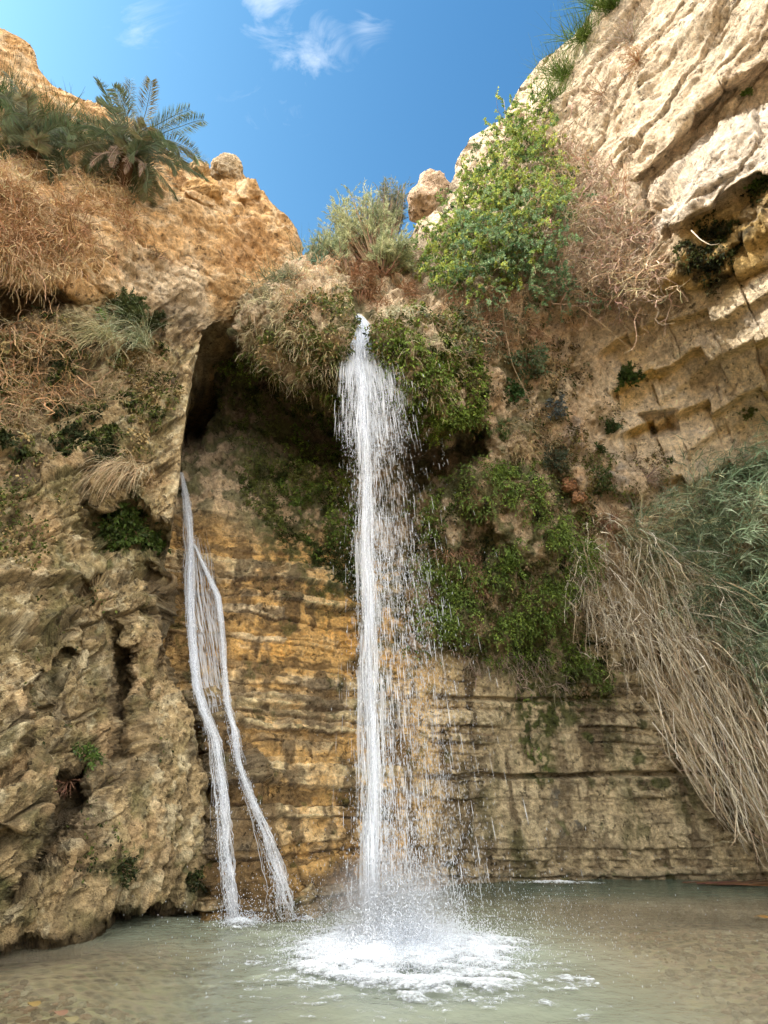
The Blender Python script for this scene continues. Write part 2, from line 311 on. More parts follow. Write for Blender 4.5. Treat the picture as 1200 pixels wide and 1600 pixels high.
# spend most rows on what is in the frame
VB = np.empty((NR, len(ub)))
for k in range(len(ub)):
    if vt[k] < 0:
        a_ = .07*min(1, -vt[k]/300); VB[:, k] = np.where(tpar < a_, vt[k]*(1-tpar/a_), 1470*(tpar-a_)/(1-a_))
    else: VB[:, k] = vt[k]+(1470-vt[k])*tpar
UB = np.broadcast_to(ub, VB.shape).copy()
TB = np.exp(fb(UB, VB))
def warp(u, v, P, a=14):
    return u+a*fbm(P, .9, 3, off=3.1), v+a*fbm(P, .9, 3, off=9.4)
P0 = rays(UB, VB)*TB[..., None]+np.array([0, 0, CH])
wu, wv_ = warp(UB, VB, P0, 13)
feat = [([(306, 545), (335, 520), (370, 552), (430, 566), (470, 605), (545, 648), (556, 690), (530, 725), (450, 710), (380, 695), (330, 705), (280, 705), (275, 620)], 18, 2.0),
 ([(296, 545), (326, 515), (340, 555), (326, 640), (312, 692), (275, 700), (275, 620)], 7, 4.8),
 ([(640, 672), (700, 695), (755, 672), (762, 720), (700, 748), (655, 765), (636, 710)], 12, 1.3),
 ([(655, 765), (740, 735), (860, 765), (915, 860), (895, 965), (760, 1000), (650, 990), (640, 880)], 34, -.9),
 ([(725, 800), (765, 790), (785, 860), (760, 890), (712, 885)], 10, .7),
 ([(1003, 655), (1050, 640), (1056, 664), (1020, 685)], 7, .7),
 ([(385, 475), (470, 430), (545, 440), (552, 560), (525, 632), (470, 610), (420, 545)], 16, -.7),
 ([(585, 490), (640, 480), (700, 500), (750, 590), (742, 668), (650, 650), (600, 560)], 16, -.6),
 ([(548, 455), (578, 455), (592, 560), (560, 600), (545, 560)], 7, .55),
 ([(1300, 60), (1300, 120), (1130, 195), (1050, 275), (1005, 312), (992, 290), (1060, 225), (1120, 140)], 8, .8),
 ([(1400, 100), (1400, 180), (1200, 262), (1150, 288), (1075, 350), (1035, 350), (1015, 320), (1055, 270), (1135, 195)], 7, -.5),
 ([(290, 1095), (345, 1085), (385, 1150), (410, 1240), (475, 1420), (475, 1480), (330, 1480), (318, 1200)], 14, -.55),
 ([(985, 365), (1010, 300), (1035, 330), (1000, 385)], 8, .5),
 ([(890, 735), (960, 720), (1040, 770), (1010, 840), (900, 800)], 14, -.3),
 ([(470, 1350), (560, 1350), (560, 1420), (480, 1425)], 10, -.25)]
DT = np.zeros_like(TB)
for poly, soft, d in feat: DT += pmask(wu, wv_, poly, soft)*d
# stepped overhanging beds of the right wall: each bed juts over the one below, broken by joints
REG = pmask(wu, wv_, [(925, 520), (1000, 480), (1060, 430), (1090, 370), (1215, 300), (1400, 240), (1900, 200), (1900, 860), (1300, 760), (1180, 760), (1040, 800), (985, 720), (960, 640)], 14)
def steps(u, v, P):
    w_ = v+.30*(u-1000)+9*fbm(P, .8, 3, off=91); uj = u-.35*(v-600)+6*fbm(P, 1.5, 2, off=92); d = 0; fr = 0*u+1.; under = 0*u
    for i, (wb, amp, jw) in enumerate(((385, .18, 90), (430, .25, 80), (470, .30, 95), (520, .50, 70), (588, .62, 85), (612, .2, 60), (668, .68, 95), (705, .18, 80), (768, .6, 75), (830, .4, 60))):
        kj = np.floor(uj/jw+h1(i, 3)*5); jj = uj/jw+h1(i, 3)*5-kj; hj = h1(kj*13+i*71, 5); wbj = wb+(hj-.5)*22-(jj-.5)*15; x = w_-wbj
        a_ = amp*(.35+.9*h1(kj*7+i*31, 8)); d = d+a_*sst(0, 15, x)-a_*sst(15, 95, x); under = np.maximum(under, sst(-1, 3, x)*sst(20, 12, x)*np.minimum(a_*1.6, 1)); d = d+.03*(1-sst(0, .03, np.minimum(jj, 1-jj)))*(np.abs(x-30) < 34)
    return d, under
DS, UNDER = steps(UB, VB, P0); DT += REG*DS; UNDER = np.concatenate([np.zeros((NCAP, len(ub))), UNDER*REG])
P = rays(UB, VB)*(TB+DT)[..., None]+np.array([0, 0, CH])
# cap rows going back behind the skyline
cap = []
for k in range(NCAP, 0, -1):
    s = (k/NCAP)**1.6*9; cap.append(P[0]+np.array([0, 1, 0])*s+np.array([.35, 0, 0])*s*sst(600, 900, ub)[:, None]+np.array([0, 0, .10])*s-np.array([0, 0, .012])*s*s)
P = np.concatenate([np.array(cap), P]); UBx = np.concatenate([np.repeat(UB[:1], NCAP, 0), UB]); VBx = np.concatenate([np.repeat(VB[:1], NCAP, 0), VB])
def gnormals(P):
    a = np.gradient(P, axis=1); b = np.gradient(P, axis=0); n = np.cross(a, b); n = unit(n)
    flip = (n*(P-np.array([0, 0, CH]))).sum(-1) > 0; n[flip] *= -1; return n
def blur(A, k=5):
    for ax in (0, 1):
        B = np.zeros_like(A)
        for d in range(-k, k+1): B += np.roll(A, d, ax) if False else np.take(A, np.clip(np.arange(A.shape[ax])+d, 0, A.shape[ax]-1), ax)
        A = B/(2*k+1)
    return A
def beds(P, h, seed, tilt=0.0, wob=.2, joint=1.4):
    """bed index noise -> protrusion, fraction in bed, edge distance (m)"""
    s = P[..., 2]+tilt*P[..., 0]+wob*fbm(P, (.25, .25, .5), 3, off=seed); q = s/h; q = q+.33*np.sin(q*2.1+seed)+.2*np.sin(q*4.7+seed*2)
    k = np.floor(q); f = q-k
    j = P[..., 0]/(joint*(.6+.8*h1(k, seed+3)))+h1(k, seed+4)*9+.25*fbm(P, 1.3, 2, off=seed); kj = np.floor(j); fj = j-kj
    return k, f, h1(k, seed), h1(k*57+kj, seed+9), fj
Nn = unit(blur(gnormals(P), 6))
u, v = UBx, VBx; uu_, vv_ = warp(u, v, P, 22)
m_right = pmask(uu_, vv_, [(930, 520), (1060, 430), (1300, 380), (1900, 300), (1900, 800), (1210, 720), (1040, 790), (960, 700)], 22)
m_top = pmask(uu_, vv_, [(640, 380), (640, 300), (700, 150), (900, -100), (1900, -600), (1900, 350), (1215, 300), (1070, 350), (1000, 400), (880, 420), (700, 470)], 30)
m_low = sst(800, 880, vv_+.12*(600-uu_)*(uu_ < 600)-(uu_ > 560)*sst(560, 700, uu_)*160+(uu_ > 930)*80)*(1-m_right)
m_lip = np.clip(1-m_low-m_right-m_top, 0, 1)
k1, f1, r1, b1, fj1 = beds(P, .42, 5, tilt=.0)
k2, f2, r2, b2, fj2 = beds(P, 1.0, 11, tilt=.2, wob=.10, joint=1.5)
k3, f3, r3, b3, fj3 = beds(P, .16, 17, wob=.12, joint=.8)
edge = lambda f, wdt: 1-sst(0, wdt, np.minimum(f, 1-f))
disp = (.30*fbm(P, .45, 3, off=1)+.15*fbm(P, 1.3, 4, off=2))*(1-.7*m_right)
qt = 1-.85*sst(600, 680, u)*sst(1370, 1300, v+0*u)*sst(-.35, .1, -fbm(P, .5, 2, off=93)+.15); kk, ff, rk, bk_, fjk = beds(P, 1.25, 53, wob=.3, joint=3)
low = qt*(.20*(r1-.5)+.10*(b1-.5)+.07*(r3-.5)+.04*(b3-.5)-.07*edge(f1, .10))-.025*edge(fj1, .05)+(.05*ridged(P, (2.5, 2.5, 5), 4, off=5)+.04*fbm(P, 9, 3, off=5)-.07*sst(.3, .6, fbm(P, (4, 4, 6), 2, off=94)))*(.4+.6*qt)-.06*edge(ff, .03)*(1-qt)
for zc, uc0, uc1, dep in ((2.37, 640, 1300, .35), (4.35, 640, 1000, .22), (3.65, 350, 560, .2)):
    zz = P[..., 2]+.10*fbm(P, .5, 2, off=zc)-.03*(P[..., 0]-4)*(uc0 > 600)
    low -= dep*(1-sst(.03, .09, np.abs(zz-zc)))*sst(uc0, uc0+60, u)*(1-sst(uc1-60, uc1, u))
rg = .07*fbm(P, (1.2, 1.2, 2.4), 5, .6, off=6)+.035*ridged(P, 3.5, 3, off=66)
k4, f4, r4, b4, fj4 = beds(P, 1.7, 71, tilt=-.9, wob=.5, joint=4); k5, f5, r5, b5, fj5 = beds(P, .5, 73, tilt=-.95, wob=.25, joint=1.8)
dia = P@np.array([[1, .2, 0], [.2, .2, 0], [-.55, .1, 1]])
tp = .035*ridged(dia, (2, 3, 6), 4, .6, off=99)-.05*sst(.5, .75, fbm(P, 3.2, 3, off=100))+.10*ridged(dia, (.45, .8, 1.1), 5, off=3)+.10*fbm(dia, (.5, .7, 1.8), 4, off=8)+.22*fbm(P, (.8, .8, 1.0), 5, .38, off=111)-.22*(1-sst(0, .07, np.abs(fbm(dia, (.5, .8, 1.1), 3, off=112))))*sst(.0, .3, fbm(P, .7, 2, off=113))+.04*fbm(P, 7, 3, off=4)-.10*sst(.5, .8, fbm(dia, (.6, 1.2, 2.6), 3, off=21))+.42*(r4-.5)+.22*(b4-.5)-.10*edge(f4, .05)+.07*(r5-.5)+.06*(b5-.5)
lp = .05*ridged(P, 5, 4, off=95)+.30*fbm(P, (1.8, 1.8, .9), 4, off=12)+.10*fbm(P, (5, 5, 1.8), 3, off=13)+.04*fbm(P, 11, 2, off=14)-.12*sst(.2, .6, fbm(P, 2.6, 2, off=15))
disp = disp+m_low*low+m_right*rg+m_top*tp+m_lip*lp
P = P+Nn*disp[..., None]
NB = gnormals(P); PB = P; Nv = unit(blur(NB, 2))

# ---- colour of the rock (pigment, lichen, moss, stains, painted shade in hollows)
def lerp(a, b, m): m = np.asarray(m)[..., None]; return a*(1-m)+np.asarray(b)*m
n_a = fbm(P, .7, 4, off=31); n_b = fbm(P, 2.4, 4, off=32); n_c = fbm(P, 7, 3, off=33); streak = fbm(P, (2.6, 2.6, .28), 4, off=34); streak2 = fbm(P, (5, 5, .5), 3, off=36)
C = np.empty(P.shape); C[:] = (.52, .40, .26)
C = lerp(C, (.38, .30, .20), sst(-.1, .5, n_b)*.7)
C = lerp(C, (.50, .30, .15), sst(700, 800, u)*sst(1000, 900, u)*sst(.0, .5, n_a)*.7)
lowc = lerp(np.broadcast_to(np.array([.50, .32, .12]), P.shape), (.66, .52, .31), sst(.35, .75, (r1*.6+b1*.25+r3*.3-.55)*qt+.45+.25*n_b))
lowc = lerp(lowc, (.58, .33, .09), sst(.1, .6, n_a+.3*n_b)*sst(330, 420, u)*(1-sst(560, 640, u))*.8)
lowc = lerp(lowc, (.40, .365, .26), sst(600, 760, u)*.75)
lowc = lerp(lowc, (.17, .11, .055), sst(.5, .9, edge(f3, .2)*.6+edge(f1, .12)*.6+.4*n_b)*.8*qt)
lowc = lerp(lowc, (.60, .50, .33), sst(.72, .9, r3*.55+b1*.45+.2*n_b)*sst(640, 560, u)*.8)
C = lerp(C, np.clip(lowc*np.array([1.22, 1.18, 1.12]), 0, .75), m_low)
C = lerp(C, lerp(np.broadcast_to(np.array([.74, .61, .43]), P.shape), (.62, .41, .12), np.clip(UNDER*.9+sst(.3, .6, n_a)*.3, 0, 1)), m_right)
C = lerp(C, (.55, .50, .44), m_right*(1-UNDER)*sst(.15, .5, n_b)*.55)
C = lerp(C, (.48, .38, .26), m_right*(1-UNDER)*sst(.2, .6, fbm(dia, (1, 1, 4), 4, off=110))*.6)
C = lerp(C, lerp(np.broadcast_to(np.array([.66, .54, .39]), P.shape), (.58, .46, .33), sst(-.2, .5, n_b)), m_top)
C = lerp(C, (.64, .56, .47), m_top*pmask(uu_, vv_, [(1215, 165), (1215, 265), (1150, 290), (1075, 352), (1000, 340), (1050, 280), (1130, 200)], 10)*.7)
C = lerp(C, (.42, .31, .20), m_top*np.clip(edge(f4, .05)+.5*edge(f5, .08), 0, 1)*sst(-.3, .3, n_b)*.6)
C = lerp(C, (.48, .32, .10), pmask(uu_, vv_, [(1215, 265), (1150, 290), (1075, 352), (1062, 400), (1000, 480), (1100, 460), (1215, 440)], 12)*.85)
dark = np.zeros(u.shape); wet = np.zeros(u.shape); green = np.zeros(u.shape)
def st(poly, soft, amt): return pmask(uu_, vv_, poly, soft)*amt
# dark water staining, and shade painted into the hollows
dark = np.maximum(dark, m_low*sst(-.02, .42, streak+.35*n_b+.35*streak2+.25*n_c)*.80)
dark = np.maximum(dark, m_low*sst(.12, .5, fbm(P, (1.1, 1.1, 4), 4, off=140)+.3*n_c)*.8*(qt*.8+.1))
dark = np.maximum(dark, m_low*sst(.3, .7, fbm(P, (1.3, 1.3, .16), 3, off=96)+.3*n_c)*.7*sst(600, 700, u))
dark = np.maximum(dark, m_low*sst(.35, .6, n_c+.3*n_b)*.5)
dark = np.maximum(dark, m_low*sst(.5, .1, r3)*sst(.0, .5, n_b+.4*streak2)*.7)
dark = np.maximum(dark, st([(520, 1080), (600, 1060), (760, 1230), (760, 1400), (520, 1400), (540, 1200)], 30, .55)*sst(-.4, .3, streak2+n_b*.5))
dark = np.maximum(dark, st([(855, 1225), (905, 1225), (930, 1315), (880, 1330)], 16, .8)*sst(-.45, .2, streak2+n_c))
dark = np.maximum(dark, st([(895, 1090), (915, 1090), (935, 1230), (920, 1235)], 5, .7))
dark = np.maximum(dark, st([(285, 1090), (345, 1080), (385, 1150), (410, 1240), (470, 1420), (475, 1480), (330, 1480), (318, 1200)], 9, .82))
dark = np.maximum(dark, st([(272, 740), (300, 740), (350, 860), (375, 1000), (400, 1130), (440, 1260), (490, 1430), (300, 1440), (280, 1100), (262, 900)], 16, .6)*sst(-.7, .2, streak2+.5*n_c))
dark = np.maximum(dark, st([(255, 860), (330, 840), (350, 960), (290, 1100), (250, 1000)], 12, .55))
dark = np.maximum(dark, st([(390, 1120), (520, 1100), (540, 1180), (430, 1190)], 16, .6)*sst(-.4, .3, n_b))
dark = np.maximum(dark, st([(470, 1350), (560, 1350), (560, 1430), (470, 1430)], 10, .8))
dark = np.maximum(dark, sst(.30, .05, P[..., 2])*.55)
dark = np.maximum(dark, st([(280, 500), (350, 500), (470, 590), (560, 650), (545, 735), (280, 715)], 20, .8))  # cave, then the hollow under the lip: shade painted as dark colour
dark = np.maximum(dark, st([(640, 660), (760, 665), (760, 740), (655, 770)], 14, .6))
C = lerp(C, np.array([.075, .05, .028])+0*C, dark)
C = lerp(C, (.10, .14, .16), st([(862, 1240), (888, 1240), (905, 1300), (880, 1310)], 14, .55)*sst(-.3, .3, streak2+n_c))
# moss and algae
green = np.maximum(green, m_lip*sst(-.15, .35, n_b+.3*n_a)*(1-sst(850, 900, u))*.75)
green = np.maximum(green, st([(370, 700), (560, 700), (560, 960), (500, 930), (430, 850), (370, 800)], 26, .9)*sst(-.25, .15, n_c+.5*n_b))
green = np.maximum(green, st([(640, 740), (880, 720), (920, 860), (900, 1000), (950, 1080), (860, 1090), (640, 1010)], 24, .9)*sst(-.5, .1, n_b+.3*n_c))
green = np.maximum(green, st([(800, 1040), (960, 1040), (960, 1090), (870, 1140), (865, 1225), (830, 1230), (810, 1150)], 12, .95)*sst(-.25, .1, n_c+.4*streak2))
green = np.maximum(green, st([(555, 860), (650, 860), (640, 1010), (600, 1100), (560, 1090)], 18, .85)*sst(-.4, .1, n_b+.4*n_c))
green = np.maximum(green, st([(560, 1090), (620, 1000), (600, 1250), (560, 1250)], 14, .5)*sst(-.1, .3, n_b))
green = np.maximum(green, m_low*sst(.42, .6, fbm(P, (3, 3, 1.8), 5, .6, off=61))*.6)
green = np.maximum(green, m_low*sst(.35, .7, fbm(P, (2, 2, .6), 3, off=62))*sst(640, 800, u)*.5)
for (cx, cy, rr) in ((990, 1172, 10), (922, 1150, 9), (1010, 1120, 6), (1045, 1165, 6), (1030, 1225, 9), (880, 1130, 9)):
    green = np.maximum(green, sst(1.3, .7, np.hypot((uu_-cx)/rr, (vv_-cy)/(rr*1.3))+.5*n_c+.3*n_b)*.9)
C = lerp(C, np.array([.045, .062, .012])+0*C, green*.92)
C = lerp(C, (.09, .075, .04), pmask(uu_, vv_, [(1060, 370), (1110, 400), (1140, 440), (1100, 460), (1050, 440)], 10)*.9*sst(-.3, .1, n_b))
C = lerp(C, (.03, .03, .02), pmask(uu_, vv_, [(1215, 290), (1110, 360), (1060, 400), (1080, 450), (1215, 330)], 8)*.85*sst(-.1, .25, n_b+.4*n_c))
C = lerp(C, (.28, .27, .25), m_lip*sst(.2, .6, n_a-.3*n_b)*sst(840, 900, u)*.7)
C *= (1+.20*n_c+.15*n_b)[..., None]
wet = np.clip(np.maximum(dark, green*.4)*m_low*1.1+m_low*.35+st([(240, 830), (360, 800), (480, 1430), (300, 1440)], 15, .7), 0, 1)
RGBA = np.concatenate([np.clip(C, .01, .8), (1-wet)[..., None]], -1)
def gridfaces(nr, nc):
    i = np.arange(nr-1)[:, None]*nc+np.arange(nc-1)[None]; return np.stack([i, i+1, i+nc+1, i+nc], -1).reshape(-1, 4)
def submesh(name, P, Fq, RG, sel):
    Fs = Fq[sel]; used = np.unique(Fs); mapi = np.zeros(len(P), np.int32); mapi[used] = np.arange(len(used))
    return mk(name, P[used], mapi[Fs], ROCK, RG[used], smooth=True)
Fq = gridfaces(*PB.shape[:2]); Pf = PB.reshape(-1, 3); Rf = RGBA.reshape(-1, 4)
mr = ((m_right > .5) | (m_top > .5) | (u > 1210)).ravel()[Fq[:, 0]]
o = submesh('cliff_back', Pf, Fq, Rf, ~mr); tag(o, 'ochre layered back wall of the gorge with cave and mossy lip', 'cliff', kind='structure')
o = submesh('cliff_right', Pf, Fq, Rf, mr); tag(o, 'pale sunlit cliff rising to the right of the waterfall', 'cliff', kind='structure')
def surfB(uq, vq):
    uq = np.asarray(uq, float); vq = np.asarray(vq, float)
    c = np.clip(np.searchsorted(ub, uq), 0, len(ub)-1); vc = VB[:, c]
    r = np.array([np.searchsorted(vc[:, k], vq[k]) for k in range(len(vq))]).clip(0, NR-1)+NCAP
    return PB[r, c], Nv[r, c]

# ------------------------------------------------------------------ cliff: left
left_pts = [wl(345, 1425), wl(180, 1450), wl(80, 1485), wl(0, 1500), (-300, 1550, 7), (-700, 1550, 5),
 (340, 1520, 12), (0, 1540, 8.6),
 (330, 1300, 11.7), (200, 1300, 10.2), (80, 1300, 8.6), (0, 1300, 7.9), (-300, 1300, 6.4), (-700, 1300, 4.6),
 (310, 1180, 11.6), (160, 1180, 9.8), (0, 1180, 8.0), (250, 1000, 11.4), (150, 1000, 9.9), (0, 1000, 8.3), (-300, 1000, 6.4), (-700, 1000, 4.6),
 (262, 840, 11.5), (140, 840, 10.1), (0, 840, 8.8), (-300, 800, 6.7), (275, 700, 11.6), (150, 700, 10.2), (0, 700, 9.2), (-300, 650, 6.8), (-700, 700, 4.6),
 (300, 570, 11.8), (150, 570, 10.6), (0, 570, 9.6), (330, 500, 12), (150, 490, 10.4), (0, 490, 9.6),
 (440, 440, 12.4), (300, 420, 11.2), (150, 420, 9.6), (0, 420, 8.6), (-300, 420, 6.2), (-700, 420, 4.2),
 (460, 380, 12.6), (350, 320, 11.8), (240, 320, 10.4), (100, 300, 9.2), (0, 300, 8.2), (-300, 250, 6),
 (380, 270, 12.4), (300, 255, 11.9), (230, 210, 11.2), (120, 160, 10.6), (50, 80, 10.6), (0, 160, 9.2), (0, 50, 10.2), (-300, 50, 6.8), (-700, 100, 4), (-200, -200, 8), (-500, -300, 5), (-330, -400, 6.5)]
fl = tps(*YOF(left_pts))
vl = np.concatenate([np.arange(-400, -12, 12), np.arange(-12, 1520, 1.45)])
ev = [-400, -200, -50, 35, 45, 62, 85, 110, 132, 150, 170, 190, 210, 235, 255, 262, 275, 290, 325, 340, 365, 385, 415, 445, 470, 490, 503, 515, 545, 580, 640, 690, 740, 790, 850, 880, 920, 960, 1000, 1060, 1100, 1150, 1200, 1300, 1400, 1440, 1520]
eu = [-330, -200, -70, -20, 5, 42, 52, 62, 80, 118, 160, 195, 235, 262, 298, 330, 382, 402, 432, 452, 468, 474, 470, 465, 440, 380, 335, 322, 312, 302, 291, 284, 281, 274, 263, 252, 246, 244, 250, 264, 288, 304, 315, 331, 344, 346, 346]
ue = np.interp(vl, ev, eu); NC0, NC1 = 34, 350; LC = 14
UL = np.empty((len(vl), NC0+NC1)); VL = np.broadcast_to(vl[:, None], UL.shape).copy()
for k in range(len(vl)):
    x0 = min(-8, ue[k]-60); UL[k, :NC0] = np.linspace(-700, x0, NC0, endpoint=False); UL[k, NC0:] = np.linspace(x0, ue[k], NC1)
TL = np.exp(fl(UL, VL)); P0 = rays(UL, VL)*TL[..., None]+np.array([0, 0, CH])
wu, wv_ = warp(UL, VL, P0, 12)
featL = [([(-50, 445), (90, 455), (150, 470), (130, 500), (60, 520), (-50, 560)], 12, .9),
 ([(135, 790), (190, 765), (265, 830), (262, 870), (180, 880), (135, 860)], 8, .8),
 ([(262, 600), (300, 560), (290, 680), (278, 800), (262, 850), (200, 790), (150, 790), (200, 690)], 8, -.45),
 ([(190, 990), (215, 1030), (205, 1100), (215, 1200), (180, 1190), (170, 1100)], 8, 1.0),
 ([(70, 1230), (130, 1200), (140, 1260), (100, 1350), (20, 1400), (60, 1300)], 10, 1.05),
 ([(100, 1000), (125, 1010), (80, 1120), (30, 1220), (-30, 1260), (-30, 1225), (40, 1150)], 7, .6), ([(230, 880), (250, 900), (215, 930), (160, 905), (120, 930), (110, 910), (170, 880)], 7, .5),
 ([(150, 1415), (250, 1418), (352, 1408), (352, 1470), (60, 1500), (100, 1462)], 12, .9),
 ([(-40, 1480), (80, 1470), (180, 1430), (190, 1520), (-40, 1560)], 9, .5),
 ([(120, 900), (235, 905), (250, 960), (230, 1010), (150, 960)], 14, -.25),
 ([(300, 290), (345, 300), (330, 325), (290, 315)], 6, -.3), ([(200, 270), (300, 290), (290, 320), (190, 330)], 14, .3),
 ([(370, 310), (412, 318), (400, 335), (372, 330)], 5, .35),
 ([(-50, 930), (60, 1000), (110, 960), (130, 1010), (60, 1130), (20, 1230), (-50, 1250)], 10, -.35),
 ([(-50, 1250), (50, 1180), (70, 1270), (-50, 1330)], 8, -.3), ([(30, 660), (150, 640), (200, 690), (60, 760), (0, 740)], 18, .25)]
DT = np.zeros_like(TL)
for poly, soft, d in featL: DT += pmask(wu, wv_, poly, soft)*d
P = rays(UL, VL)*(TL+DT)[..., None]+np.array([0, 0, CH])
cap = []; er = unit(rays(ue, vl))
for k in range(1, LC+1):
    s = (k/LC)**1.5*6.5; s2 = s; cap.append(P[:, -1]+(er*np.array([1, 1, .15])*.9+np.array([-.16, .45, 0]))*s-np.array([.02, 0, .0])*s*s)
P = np.concatenate([P, np.stack(cap, 1)], 1); u = np.concatenate([UL, np.repeat(UL[:, -1:], LC, 1)], 1); v = np.concatenate([VL, np.repeat(VL[:, -1:], LC, 1)], 1)
Nn = unit(blur(gnormals(P), 6)); uu_, vv_ = warp(u, v, P, 18)
m_up = sst(520, 440, vv_+.0*uu_)
m_bt = 1-m_up
dia = P@np.array([[1, 0, .55], [0, 1, .2], [-.6, 0, .8]])          # grain running from lower left to upper right
k1, f1, r1, b1, fj1 = beds(P, .9, 41, tilt=-.25, wob=.6, joint=2.2)
disp = .28*fbm(P, .5, 3, off=1)+.12*fbm(P, 1.6, 4, off=2)
up = .06*ridged(P, (3, 3, 5), 4, .6, off=98)+.14*ridged(P, (.9, .9, 1.6), 5, off=3)+.12*(b1-.5)-.08*edge(f1, .06)+.05*fbm(P, 6, 3, off=7)-.12*sst(.3, .6, fbm(P, 3, 2, off=8))
bt = .34*ridged(dia, (1.5, 1.0, .42), 5, off=9)+.12*ridged(dia, (4, 3, 1.6), 4, .6, off=10)+.08*fbm(P, (9, 9, 6), 4, .6, off=11)-.14*sst(.35, .6, fbm(P, (3.4, 3.4, 2.2), 3, off=97))-.16*sst(.28, .6, fbm(dia, (2.4, 2.4, 1.2), 3, off=12))-.08*sst(.3, .5, fbm(P, 5.5, 2, off=13))
mv = sst(140, 220, uu_)*sst(930, 1010, vv_)
vd = .20*ridged(P, (1.6, 1.6, .42), 5, off=120)+.12*ridged(P, (4.5, 4.5, 1.7), 4, .6, off=121)+.06*fbm(P, 10, 3, off=122)-.16*sst(.3, .6, fbm(P, (3.2, 3.2, 1.5), 3, off=97))
ka, fa, ra, ba, fja = beds(P*np.array([1, 1, .55]), .75, 61, tilt=-1.3, wob=.5, joint=1.6); kb_, fb_, rb_, bb_, fjb = beds(P*np.array([1, 1, .5]), .30, 67, tilt=-1.3, wob=.3, joint=.9)
slab = .42*(ra-.5)+.30*(ba-.5)+.12*(rb_-.5)+.10*(bb_-.5)-.12*edge(fa, .07)-.05*edge(fb_, .06)
bt = (bt*.62+slab)*(1-mv)+vd*mv+.22*fbm(dia, (.55, .5, .3), 2, off=123)+.05*ridged(P, 7, 3, .6, off=150)
disp = disp+m_up*up+m_bt*bt
disp = disp*(1-.8*sst(26, 0, ue[:, None]-u)*sst(520, 560, v)*sst(900, 840, v))
P = P+Nn*disp[..., None]; PL = P; NL = unit(blur(gnormals(P), 2))
n_a = fbm(P, .7, 4, off=31); n_b = fbm(P, 2.4, 4, off=32); n_c = fbm(P, 7, 3, off=33); streak = fbm(dia, (4, 4, 1.1), 5, .6, off=35)
C = np.empty(P.shape); C[:] = (.42, .31, .16)
C = lerp(C, (.30, .24, .115), sst(-.1, .5, n_b+.4*n_a)*.75); C = lerp(C, (.60, .515, .33), sst(.05, .45, streak+.3*n_c)*.7); C = lerp(C, (.12, .09, .045), sst(.2, .55, n_c*.8+streak*-.6)*.65); C = lerp(C, (.46, .30, .15), sst(.25, .55, fbm(P, 1.1, 3, off=130))*.5)
oc = lerp(np.broadcast_to(np.array([.56, .35, .16]), P.shape), (.62, .46, .28), sst(-.1, .5, n_b)); oc = lerp(oc, (.36, .19, .07), sst(.1, .6, n_a-.4*n_c)*.7)
C = lerp(C, oc, m_up); C = lerp(C, (.60, .50, .36), pmask(uu_, vv_, [(190, 400), (300, 410), (330, 500), (280, 520), (200, 450)], 20)*.7)
C = lerp(C, (.16, .12, .06), np.clip(edge(fa, .09)*.7+edge(fb_, .09)*.4, 0, 1)*m_bt*(1-mv)*sst(-.4, .2, n_c))
gr = np.maximum(pmask(uu_, vv_, [(-50, 560), (150, 580), (270, 620), (200, 740), (60, 780), (-50, 700)], 30)*sst(-.2, .3, n_b+.4*n_c)*.7, m_bt*sst(.12, .5, fbm(P, (1.8, 1.8, 1.2), 5, .6, off=71))*.62)
for poly in ([(120, 1170), (150, 1150), (160, 1200), (130, 1230)], [(130, 1340), (200, 1300), (215, 1330), (150, 1380)], [(265, 1350), (300, 1330), (325, 1400), (280, 1410)], [(-20, 1330), (30, 1380), (20, 1440), (-30, 1420)], [(130, 800), (260, 840), (250, 880), (140, 880)]):
    gr = np.maximum(gr, pmask(uu_, vv_, poly, 10)*.9*sst(-.3, .1, n_c+.3*n_b))
C = lerp(C, np.array([.06, .07, .018])+0*C, gr*.85)
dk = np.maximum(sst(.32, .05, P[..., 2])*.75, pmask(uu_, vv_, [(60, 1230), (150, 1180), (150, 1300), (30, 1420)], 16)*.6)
dk = np.maximum(dk, m_bt*sst(.2, .55, fbm(P, (1.6, 1.6, .7), 4, .6, off=141)+.3*n_c)*.75)
dk = np.maximum(dk, pmask(uu_, vv_, [(170, 990), (215, 1030), (215, 1230), (170, 1230)], 14)*.5)  # clefts and ledge recess carry shade painted into the rock colour
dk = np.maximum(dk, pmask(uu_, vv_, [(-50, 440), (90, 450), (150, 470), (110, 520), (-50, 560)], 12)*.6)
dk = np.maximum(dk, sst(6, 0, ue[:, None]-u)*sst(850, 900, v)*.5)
C = lerp(C, (.12, .085, .04), sst(.3, .6, fbm(P, (4, 4, 2.5), 3, off=97))*m_bt*.7)
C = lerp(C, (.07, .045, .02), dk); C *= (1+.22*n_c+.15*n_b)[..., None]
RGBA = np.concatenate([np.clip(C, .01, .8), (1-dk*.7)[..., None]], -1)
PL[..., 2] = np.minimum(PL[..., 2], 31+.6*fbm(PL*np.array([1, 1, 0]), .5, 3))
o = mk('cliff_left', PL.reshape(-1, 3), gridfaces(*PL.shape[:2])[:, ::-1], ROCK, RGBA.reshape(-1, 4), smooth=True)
tag(o, 'rough tan buttress and orange crag left of the waterfall', 'cliff', kind='structure')
def surfL(uq, vq):
    uq = np.asarray(uq, float); vq = np.asarray(vq, float); r = np.clip(np.searchsorted(vl, vq), 0, len(vl)-1)
    c = np.array([np.searchsorted(UL[r[k]], uq[k]) for k in range(len(uq))]).clip(0, NC0+NC1-1)
    return PL[r, c], NL[r, c]
